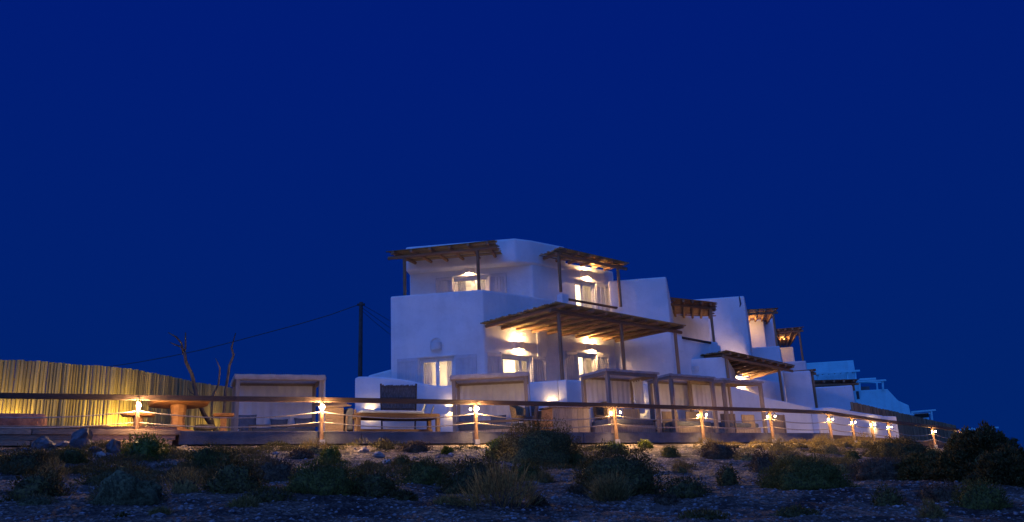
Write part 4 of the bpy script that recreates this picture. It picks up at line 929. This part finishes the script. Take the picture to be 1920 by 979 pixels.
# rattan chairs and timber counter
def rattan_chair(P, xc, yseat, ytop, face, label, w_=.52, m='rattan'):
    s0 = P.s(P.at(xc, 790)); zs = max(.40, P.at(xc, yseat).z); zt = P.at(xc, ytop).z; r = empty('rattan_chair', P.P(s0, -.03), label, 'chair', 'rattan tub chairs on the deck')
    d, n = V3(P.d, 0), V3(P.n, 0); f = (d*math.cos(face)+n*math.sin(face)); sd = Vector((-f.y, f.x, 0)); c = P.P(s0, 0)
    z = Vector((0, 0, 1))
    k = MB(); nn = 16; vs = []                             # curved tub back, open to the front
    for i in range(nn+1):
        t = -2.1+4.2*i/nn; dv = -f*math.cos(t)+sd*math.sin(t); hh = zs+(zt-zs)*(.55+.45*max(0, math.cos(t*.75)))
        vs += [c+dv*(w_*.43)+z*(zs-.03), c+dv*(w_*.52)+z*hh, c+dv*(w_*.48)+z*hh, c+dv*(w_*.39)+z*(zs-.03)]
    k.add(vs, [(4*i+j, 4*i+4+j, 4*i+4+(j+1) % 4, 4*i+(j+1) % 4) for i in range(nn) for j in range(4)]+[(0, 1, 2, 3), (4*nn+3, 4*nn+2, 4*nn+1, 4*nn)]); k.build('tub_back', M[m], r, smooth=False)
    k = MB(); k.tube([c+z*(zs-.08), c+z*(zs+.0), c+z*(zs+.03)], [w_*.36, w_*.43, w_*.38], 14); k.build('seat', M[m], r)
    for a_ in (.8, -.8, 2.4, -2.4):
        dv = f*math.cos(a_)+sd*math.sin(a_); stick('leg', c+dv*(w_*.50)-z*.03, c+dv*(w_*.36)+z*(zs-.04), .03, .03, M['plank'], r)
    return r
rattan_chair(RAIL.off(-1.1), 972, 781, 757, 1.3, 'pale rattan tub chair right of the second canopy bed')
rattan_chair(RAIL.off(-1.35), 996, 783, 758, 2.6, 'dark rattan tub chair against the timber counter', m='mat')
rattan_chair(RAIL.off(-1.0), 1128, 781, 752, 2.8, 'rattan tub chair with splayed legs right of the timber counter')
P = RAIL.off(-.95); a, b = P.s(P.at(1037, 790)), P.s(P.at(1105, 790)); zt = P.at(1070, 766).z; r = empty('timber_counter', P.P((a+b)/2, -.03), 'plank fronted timber counter behind the big dark bush', 'counter')
n = 6; wv = (b-a)/n
for k_ in range(n): stick('front_plank', P.P(a+(k_+.5)*wv, -.03, R.uniform(-.005, .005)), P.P(a+(k_+.5)*wv, zt, 0), wv*.97, .04, M['bedwood'], r, 'box', side=V3(P.d, 0))
k = MB(); e = P.P(a+.02, 0, -.03); sdir = V3(Vector((math.cos(rad(165)), math.sin(rad(165)))), 0); k.add([e+Vector((0, 0, -.03)), e+sdir*1.0+Vector((0, 0, -.03)), e+sdir*1.0+Vector((0, 0, zt-.12)), e+Vector((0, 0, zt))], [(0, 1, 2, 3)]); k.v += [tuple(Vector(v)+Vector((.0, .04, 0))) for v in k.v[:4]]; k.f += [(7, 6, 5, 4), (0, 4, 5, 1), (1, 5, 6, 2), (2, 6, 7, 3), (3, 7, 4, 0)]; k.build('end_panel', M['teak'], r)
k = MB(); k.box(P.P((a+b)/2-.05, zt+.025, -.28), V3(P.d*((b-a)/2+.1), 0), V3(P.n*.32, 0), Vector((0, 0, .025))); k.build('top', M['plank'], r, bevel=.008)

# ------------------------------------------------------------------ boulders, pebbles
def boulder(x, y, w_, h_, label, m='stone', sq=.8):
    P = ground_hit(x, y); 
    if P is None: return
    s = (P-EYE).dot(fw)/F; bw, bh = w_*s/2, h_*s; bm = bmesh.new(); bmesh.ops.create_icosphere(bm, subdivisions=3, radius=1)
    o_ = R.uniform(0, 99)
    planes = [(Vector((R.gauss(0, 1), R.gauss(0, 1), R.gauss(0, .8))).normalized(), R.uniform(.52, .85)) for _ in range(13)]
    for v in bm.verts:
        c = v.co.copy()
        for pn, pd_ in planes:
            e = c.dot(pn)-pd_
            if e > 0: c -= pn*e*.92
        c *= 1+.24*noise.noise(c*2.4+Vector((o_, 0, 0)))+.15*noise.noise(c*5.5+Vector((0, o_, 0)))
        v.co = Vector((c.x*bw*1.2, c.y*bw*sq*1.2, c.z*bh*.72+bh*.3))
    me = bpy.data.meshes.new('boulder'); bm.to_mesh(me); bm.free(); me.materials.append(M[m]); o = bpy.data.objects.new('boulder', me); link(o, P, None); o.rotation_euler = (0, 0, R.uniform(-.4, .4)); tag(o, label, 'boulder', 'boulders on the bank')
for a in ((80, 840, 42, 20, 'broad low grey boulder furthest left below the sleepers'), (152, 841, 40, 38, 'tallest grey boulder leaning before the sleepers'), (120, 838, 30, 14, 'small grey boulder left of the tallest one'), (178, 848, 20, 15, 'small angular boulder right of the tallest one'), (210, 850, 30, 30, 'knobbly grey boulder touching the bright green shrub'), (188, 856, 20, 9, 'flat pale stone between boulders and green shrub', 'sandstone'), (683, 848, 22, 9, 'pale sandy rock below the kerb joint', 'sandstone'), (708, 858, 26, 12, 'larger pale sandy rock in the sand gully', 'sandstone'), (724, 870, 20, 9, 'lowest pale sandy rock in the sand gully', 'sandstone'), (1682, 844, 18, 8, 'pale rock on the bank below the ramp', 'sandstone'), (1148, 846, 14, 8, 'pale rock beside the bright shrub below the bulb pair', 'sandstone')): boulder(*a)
pb = MB(); rp = random.Random(3); ico = bmesh.new(); bmesh.ops.create_icosphere(ico, subdivisions=1, radius=1); iv = np.array([v.co[:] for v in ico.verts]); ifc = [tuple(v.index for v in f.verts) for f in ico.faces]; ico.free()
allv = []; allf = []; cnt = 0
for _ in range(15000):
    Y = rp.uniform(6, 24)**1.0; X = Y*rp.uniform(-.68, .68)
    u = udist(X, Y)
    if u < .3: continue
    if u < 8 and rp.random() < .35: continue
    s = rp.choice((.008, .011, .014, .018, .024))*rp.uniform(.8, 1.3)
    if rp.random() < (.05 if u < 8 else .012): s *= 2.4
    v = iv*np.array([s*rp.uniform(.8, 1.5), s*rp.uniform(.8, 1.4), s*rp.uniform(.45, .8)]); t = rp.uniform(0, 6.28)
    v = v@np.array([[math.cos(t), -math.sin(t), 0], [math.sin(t), math.cos(t), 0], [0, 0, 1]]); v = v+np.array([X, Y, gz(X, Y)+s*.15])
    allv.append(v); allf += [(a+cnt, b+cnt, c_+cnt) for a, b, c_ in ifc]; cnt += len(iv)
me = bpy.data.meshes.new('pebbles'); me.from_pydata(np.concatenate(allv).tolist(), [], allf); me.materials.append(mat('pebble', (.42, .37, .34), .8, scale=9, col2=(.10, .075, .06), mix2=(.40, .70)))
pbo = bpy.data.objects.new('pebbles', me); C.objects.link(pbo); tag(pbo, 'loose pebbles scattered over the beach gravel', 'pebbles', None, 'stuff')

# ------------------------------------------------------------------ scrub on the bank
rs_ = np.random.default_rng(5)
def leaf_mesh(name, c, w_, h_, d_, n, ll, lw, kind, lumps, m):
    """many small blades spread through a lumpy dome (half axes w_, d_, height h_)"""
    k = rs_.random((n, 4)); th = k[:, 0]*2*np.pi; ph = np.arccos(1-k[:, 1]*1.08); ph = np.minimum(ph, 1.62); rr = 1-.28*k[:, 2]**1.5
    dv = np.stack([np.sin(ph)*np.cos(th), np.sin(ph)*np.sin(th), np.cos(ph)], 1)
    o = rs_.random(3)*50
    lump = np.array([noise.noise(Vector((float(a*lumps+o[0]), float(b*lumps+o[1]), float(z*lumps+o[2])))) for a, b, z in dv])
    lump2 = np.array([noise.noise(Vector((float(a*lumps*2.7+o[1]), float(b*lumps*2.7+o[2]), float(z*lumps*2.7)))) for a, b, z in dv])
    amp = .34 if kind not in ('cushion', 'greygreen') else .22 if kind == 'cushion' else .14
    rr = rr*(1+amp*lump+.16*lump2)
    p = dv*rr[:, None]*np.array([w_, d_, h_]); p[:, 2] = np.maximum(p[:, 2], .01)
    nrm_ = dv/np.array([w_, d_, h_]); nrm_ /= np.linalg.norm(nrm_, axis=1)[:, None]
    jit = {'dry': .5, 'grass': .35, 'dark': .7, 'leafy': .6, 'cushion': .5, 'greygreen': .65, 'brown': .6}[kind]
    up = nrm_*.8+np.array([0, 0, .55 if kind not in ('grass', 'dry') else 1.2])+rs_.normal(0, jit, (n, 3)); up /= np.linalg.norm(up, axis=1)[:, None]
    sd = np.cross(up, rs_.normal(0, 1, (n, 3))); sd /= np.linalg.norm(sd, axis=1)[:, None]
    L = (ll*(.6+.8*rs_.random(n)))[:, None]; W = (lw*(.7+.6*rs_.random(n)))[:, None]
    v = np.stack([p, p+up*L*.5+sd*W*.5, p+up*L, p+up*L*.5-sd*W*.5], 1).reshape(-1, 3)
    me = bpy.data.meshes.new(name); me.vertices.add(4*n); me.vertices.foreach_set('co', v.astype(np.float32).ravel())
    me.loops.add(4*n); me.loops.foreach_set('vertex_index', np.arange(4*n, dtype=np.int32)); me.polygons.add(n)
    me.polygons.foreach_set('loop_start', np.arange(n, dtype=np.int32)*4); me.update(calc_edges=True); me.validate(); me.materials.append(m); return me
def inner_mass(P, hw, h_, dd, m, parent, f=.80):
    bm = bmesh.new(); bmesh.ops.create_icosphere(bm, subdivisions=4, radius=1); o = Vector((P.x*3, P.y*3, 1))
    for v in bm.verts:
        c = v.co.copy(); q = f*(1+.30*noise.noise(c*1.9+o)+.16*noise.noise(c*4.6+o)); v.co = Vector((c.x*hw*q, c.y*dd*q, max(-.15, c.z)*h_*q))
    me = bpy.data.meshes.new('inner_foliage'); bm.to_mesh(me); bm.free(); me.polygons.foreach_set('use_smooth', [True]*len(me.polygons)); me.materials.append(m)
    o = bpy.data.objects.new('inner_foliage', me); link(o, P, parent)
def shrub(x, y, w_px, h_px, kind, label, dens=1., name='shrub', cat='shrub', group='wild shrubs on the sandy bank'):
    P = ground_hit(x, y)
    if P is None: P = ground_hit(x, y+12)
    if P is None: print('no ground', label); return
    s = (P-EYE).dot(fw)/F; hw = w_px*s/2; h_ = h_px*s; dd = hw*.8
    P = P+Vector((0, dd*.55, 0)); u_ = udist(P.x, P.y)
    if u_ < dd*.45+.12: q_ = RAIL if (P.xy-RAIL.p).dot(RAIL.n) >= u_-.01 else RAIL2; P = P+V3(q_.n, 0)*(dd*.45+.12-u_)
    P.z = gz(P.x, P.y)-.06
    r = empty(name, P, label, cat, group)
    sz = {'leafy': (.065, .026), 'dark': (.05, .017), 'cushion': (.04, .012), 'greygreen': (.04, .009), 'dry': (.09, .008), 'grass': (.30, .010), 'brown': (.055, .013)}[kind]
    area = 2*math.pi*hw*(h_+dd*.4); n = int(min(34000, max(700, dens*area*1.1/(sz[0]*sz[1])*{'grass': .5, 'dry': .5}.get(kind, .9))))
    mk = LEAF[kind if kind in LEAF else 'dry']
    me = leaf_mesh('foliage', P, hw*.92, h_*1.0, dd*.92, n, sz[0], sz[1], kind, 1.5 if w_px < 100 else 2.4, mk); o = bpy.data.objects.new('foliage', me); link(o, P, r)
    if kind != 'grass': inner_mass(P, hw*.92, h_, dd*.92, mk, r, .62 if kind == 'dry' else .86 if kind == 'greygreen' else .80)
    k = MB(); nb = 9
    for i in range(nb):                                    # woody stems
        t = 2*math.pi*i/nb+R.uniform(-.3, .3); q = R.uniform(.35, .75); e = P+Vector((math.cos(t)*hw*q, math.sin(t)*dd*q, h_*R.uniform(.45, .8))); k.tube([P-Vector((0, 0, .05)), lerp(P, e, .5)+Vector((0, 0, h_*.12)), e], [.02, .013, .005], 5)
    k.build('stem', TWIG, r); return r
rg = random.Random(21); cv = []; 
for _ in range(2600):
    Y = rg.uniform(9, 34); X = Y*rg.uniform(-.66, .62); u = udist(X, Y)
    if u < .5 or u > 9.6: continue
    dn = noise.noise(Vector((X*.33, Y*.33, 5)))+(.16 if X < -4.5 else -.20 if X < 4 else -.08)-(.25 if u < 1.6 else 0)-(.35 if u > 8.3 else 0)
    if dn < .02: continue
    r_ = rg.uniform(.12, .38); hh = r_*rg.uniform(.35, .75); n = int(150*r_/.25)
    z = gz(X, Y)
    th = rs_.random(n)*6.283; q = np.sqrt(rs_.random(n)); hgt = hh*np.sqrt(np.maximum(0, 1-q*q*.9))*(.5+.5*rs_.random(n))
    p = np.stack([X+r_*q*np.cos(th), Y+r_*q*np.sin(th), z-.03+hgt], 1); upv = np.stack([np.cos(th)*q*.7, np.sin(th)*q*.7, np.ones(n)*.8], 1)+rs_.normal(0, .45, (n, 3)); upv /= np.linalg.norm(upv, axis=1)[:, None]
    sd = np.cross(upv, rs_.normal(0, 1, (n, 3))); sd /= np.linalg.norm(sd, axis=1)[:, None]; L = (.05+.05*rs_.random(n))[:, None]
    cv.append(np.stack([p, p+upv*L*.5+sd*.007, p+upv*L, p+upv*L*.5-sd*.007], 1).reshape(-1, 3))
v = np.concatenate(cv); n = len(v)//4; me = bpy.data.meshes.new('ground_cover'); me.vertices.add(4*n); me.vertices.foreach_set('co', v.astype(np.float32).ravel()); me.loops.add(4*n); me.loops.foreach_set('vertex_index', np.arange(4*n, dtype=np.int32)); me.polygons.add(n); me.polygons.foreach_set('loop_start', np.arange(n, dtype=np.int32)*4); me.update(calc_edges=True); me.validate()
me.materials.append(mat('ground_cover_leaf', (.12, .095, .03), .85, scale=1.4, col2=(.055, .055, .016), trans=.15)); o = bpy.data.objects.new('ground_cover', me); C.objects.link(o); tag(o, 'low scrubby ground cover between the shrubs on the bank', 'ground cover', None, 'stuff'); print('cover', n)
S = [
 (264, 862, 96, 50, 'leafy', 'bright green leafy shrub before the end of the sleepers'), (128, 868, 72, 32, 'cushion', 'low green cushion shrub below the tallest boulder'),
 (38, 890, 115, 50, 'dark', 'dark rounded shrub at the left edge below the sleepers'), (385, 884, 120, 52, 'cushion', 'wide dark green shrub below the left end of the kerb'),
 (55, 938, 130, 58, 'dark', 'dark scrub at the left edge above the gravel'), (221, 946, 158, 62, 'greygreen', 'large smooth grey green dome shrub at the lower left'),
 (60, 946, 80, 22, 'greygreen', 'flat blue green mat plant left of the large dome'), (205, 908, 150, 38, 'dark', 'dark scrub behind the large dome shrub'),
 (338, 926, 92, 48, 'dry', 'straw coloured twiggy shrub right of the large dome'), (428, 925, 140, 62, 'dark', 'dark tangled shrub in the left half above the gravel'),
 (90, 900, 60, 36, 'dry', 'pale dry shrub among the dark scrub at left'), (505, 905, 110, 52, 'brown', 'brownish scrub below the first canopy bed'),
 (585, 850, 70, 26, 'dry', 'dry lit plant at the foot of the second bulb post'), (616, 868, 46, 34, 'leafy', 'bright succulent shrub just right of the second bulb post'),
 (600, 926, 170, 66, 'cushion', 'broad dark green shrub in the middle left of the bank'), (690, 930, 130, 52, 'dark', 'dark green shrub running down to the gravel left of the gully'),
 (752, 938, 66, 22, 'dark', 'low dark plant at the gravel edge below the gully'), (716, 842, 52, 20, 'dark', 'small dark shrub under the kerb before the bench'),
 (775, 848, 70, 22, 'brown', 'dry brown plant under the kerb right of the bench middle'), (792, 908, 120, 52, 'cushion', 'rounded dark green shrub right of the sand gully'),
 (888, 926, 160, 66, 'dark', 'large dark shrub below the third bulb post'), (752, 872, 40, 20, 'cushion', 'small round shrub above the rounded dark one'),
 (838, 852, 22, 16, 'leafy', 'tiny leafy plant on bare sand left of the third post'), (1008, 872, 200, 78, 'dark', 'biggest dark bush reaching above the kerb by the counter', 1.1),
 (936, 862, 60, 44, 'leafy', 'lit green left flank plant of the biggest bush by the kerb'), (986, 902, 92, 40, 'cushion', 'soft green shrub in front of the biggest kerb bush'),
 (1152, 850, 62, 26, 'leafy', 'bright green shrub under the fourth bulb post'), (1211, 840, 30, 15, 'leafy', 'small green shrub right of the fourth bulb post'),
 (1258, 857, 40, 24, 'cushion', 'little dark round shrub alone on the sand'), (1082, 878, 66, 32, 'cushion', 'dull green shrub right of the biggest kerb bush'),
 (1165, 930, 195, 80, 'dark', 'very wide dark brown green bush in the lower middle', 1.1), (1110, 870, 50, 24, 'dry', 'dry grassy top behind the very wide bush'),
 (1280, 887, 36, 22, 'dry', 'small dry bush right of the very wide bush'), (1292, 934, 105, 34, 'dark', 'low dark mat shrub at the gravel right of centre'),
 (1368, 910, 48, 44, 'dark', 'dark upright shrub hugging the sandy slope'), (1334, 844, 66, 22, 'dry', 'golden lit dry plant under the fifth bulb post'),
 (1352, 860, 84, 30, 'brown', 'brown twiggy shrub below the golden dry plant'), (1405, 864, 66, 28, 'dry', 'straw bush between the fifth and sixth bulb posts'),
 (1462, 845, 64, 22, 'dry', 'golden dry bush under the sixth bulb post'), (1480, 874, 80, 38, 'dry', 'dry olive bush below the sixth bulb post'),
 (1520, 918, 195, 62, 'cushion', 'large smooth green hummock shrub at lower right', 1.2), (1558, 852, 80, 36, 'dry', 'straw shrub below the white pier'),
 (1624, 840, 66, 26, 'dry', 'yellow lit shrub under the ramp posts'), (1602, 862, 36, 22, 'cushion', 'small dark ball shrub below the ramp'),
 (1590, 890, 80, 32, 'dry', 'pale dry shrub behind the green hummock'), (1668, 898, 140, 44, 'brown', 'brown hummock shrub right of the green hummock'),
 (1672, 948, 66, 42, 'dark', 'dark clump alone on the gravel at lower right'), (1780, 938, 110, 34, 'brown', 'flat brown scrub on the right gravel'),
 (1855, 955, 120, 56, 'cushion', 'dark green hummock at the lower right corner'), (1700, 862, 150, 40, 'dark', 'olive scrub running left from the huge bush'),
 (940, 958, 130, 56, 'grass', 'tall dry grass clump below the large dark shrub'), (842, 948, 66, 16, 'dry', 'flat dry tuft on the gravel left of the grass'),
 (1146, 940, 58, 22, 'grass', 'thin grass tuft under the very wide bush'), (1252, 948, 64, 20, 'brown', 'brown mat tuft on the gravel right of centre'),
 (1752, 974, 44, 30, 'dry', 'dry tuft at the bottom edge on the right'), (1436, 886, 54, 44, 'brown', 'brown shrub left of the green hummock'),
 (495, 942, 110, 30, 'dark', 'dark low scrub at the gravel edge left of centre'), (452, 950, 52, 18, 'dry', 'small straw tuft on the gravel at left'),
 (296, 966, 34, 10, 'dry', 'tiny brown tuft on the gravel below the dome'), (226, 970, 24, 12, 'dark', 'tiny dark tuft on the gravel below the dome'),
 (1500, 968, 90, 22, 'dark', 'dark mat plant on the gravel at bottom right'), (1320, 972, 100, 18, 'dark', 'dark low tuft at the bottom edge right of centre'),
 (1010, 948, 40, 18, 'brown', 'small brown tuft beside the tall grass'), (1080, 925, 40, 18, 'brown', 'brown tuft left of the very wide bush'),
 (1860, 890, 70, 22, 'dark', 'dark scrub at the foot of the huge bush'), (560, 862, 60, 20, 'brown', 'sparse brown scrub left of the second bulb post'),
 (1376, 840, 48, 13, 'dry', 'golden tuft against the kerb left of the sixth bulb post'), (1425, 841, 44, 13, 'dry', 'golden tuft against the kerb just before the sixth bulb post'), (1502, 840, 56, 15, 'dry', 'golden bush against the kerb before the white wall'), (1542, 840, 56, 20, 'dry', 'golden bush at the corner where the kerb ends'), (1586, 838, 60, 18, 'dry', 'yellow lit bush between the first ramp posts'), (1662, 840, 58, 16, 'dry', 'yellow dry bush before the wall end pier'), (1694, 842, 50, 18, 'dry', 'dull yellow tuft at the foot of the brown fence'),
 (1020, 905, 40, 20, 'dry', 'pale dry sprig right of the soft green shrub'), (690, 880, 40, 18, 'cushion', 'small green shrub on the left lip of the gully'),
]
for a in S: shrub(*a)
# the huge bush at the right edge, several clumps of one plant
def big_bush(items, label):
    P0_ = ground_hit(*items[0][:2]) ; r = empty('bush', P0_, label, 'bush')
    for (x, y, w_px, h_px, dY) in items:
        P = ground_hit(x, y); s = (P-EYE).dot(fw)/F; hw, h_ = w_px*s/2, h_px*s; P = P+Vector((0, hw*.5+dY, 0)); P.z = gz(P.x, P.y)-.1
        me = leaf_mesh('foliage', P, hw, h_, hw*.9, 24000, .075, .028, 'dark', 2.6, LEAF['dark']); o = bpy.data.objects.new('foliage', me); link(o, P, r)
        inner_mass(P, hw, h_, hw*.9, LEAF['dark'], r, .8)
        k = MB()
        for i in range(8):
            t = 2*math.pi*i/8; e = P+Vector((math.cos(t)*hw*.6, math.sin(t)*hw*.5, h_*.7)); k.tube([P, lerp(P, e, .5)+Vector((0, 0, h_*.15)), e], [.04, .025, .008], 5)
        k.build('stem', TWIG, r)
big_bush([(1876, 902, 124, 92, 0), (1812, 902, 110, 56, .0), (1935, 912, 140, 70, .2), (1868, 890, 84, 72, .8), (1756, 894, 110, 44, .0), (1716, 882, 80, 28, 0)], 'huge dark leafy bush filling the right edge below the sky')
print('done', len(bpy.data.objects))
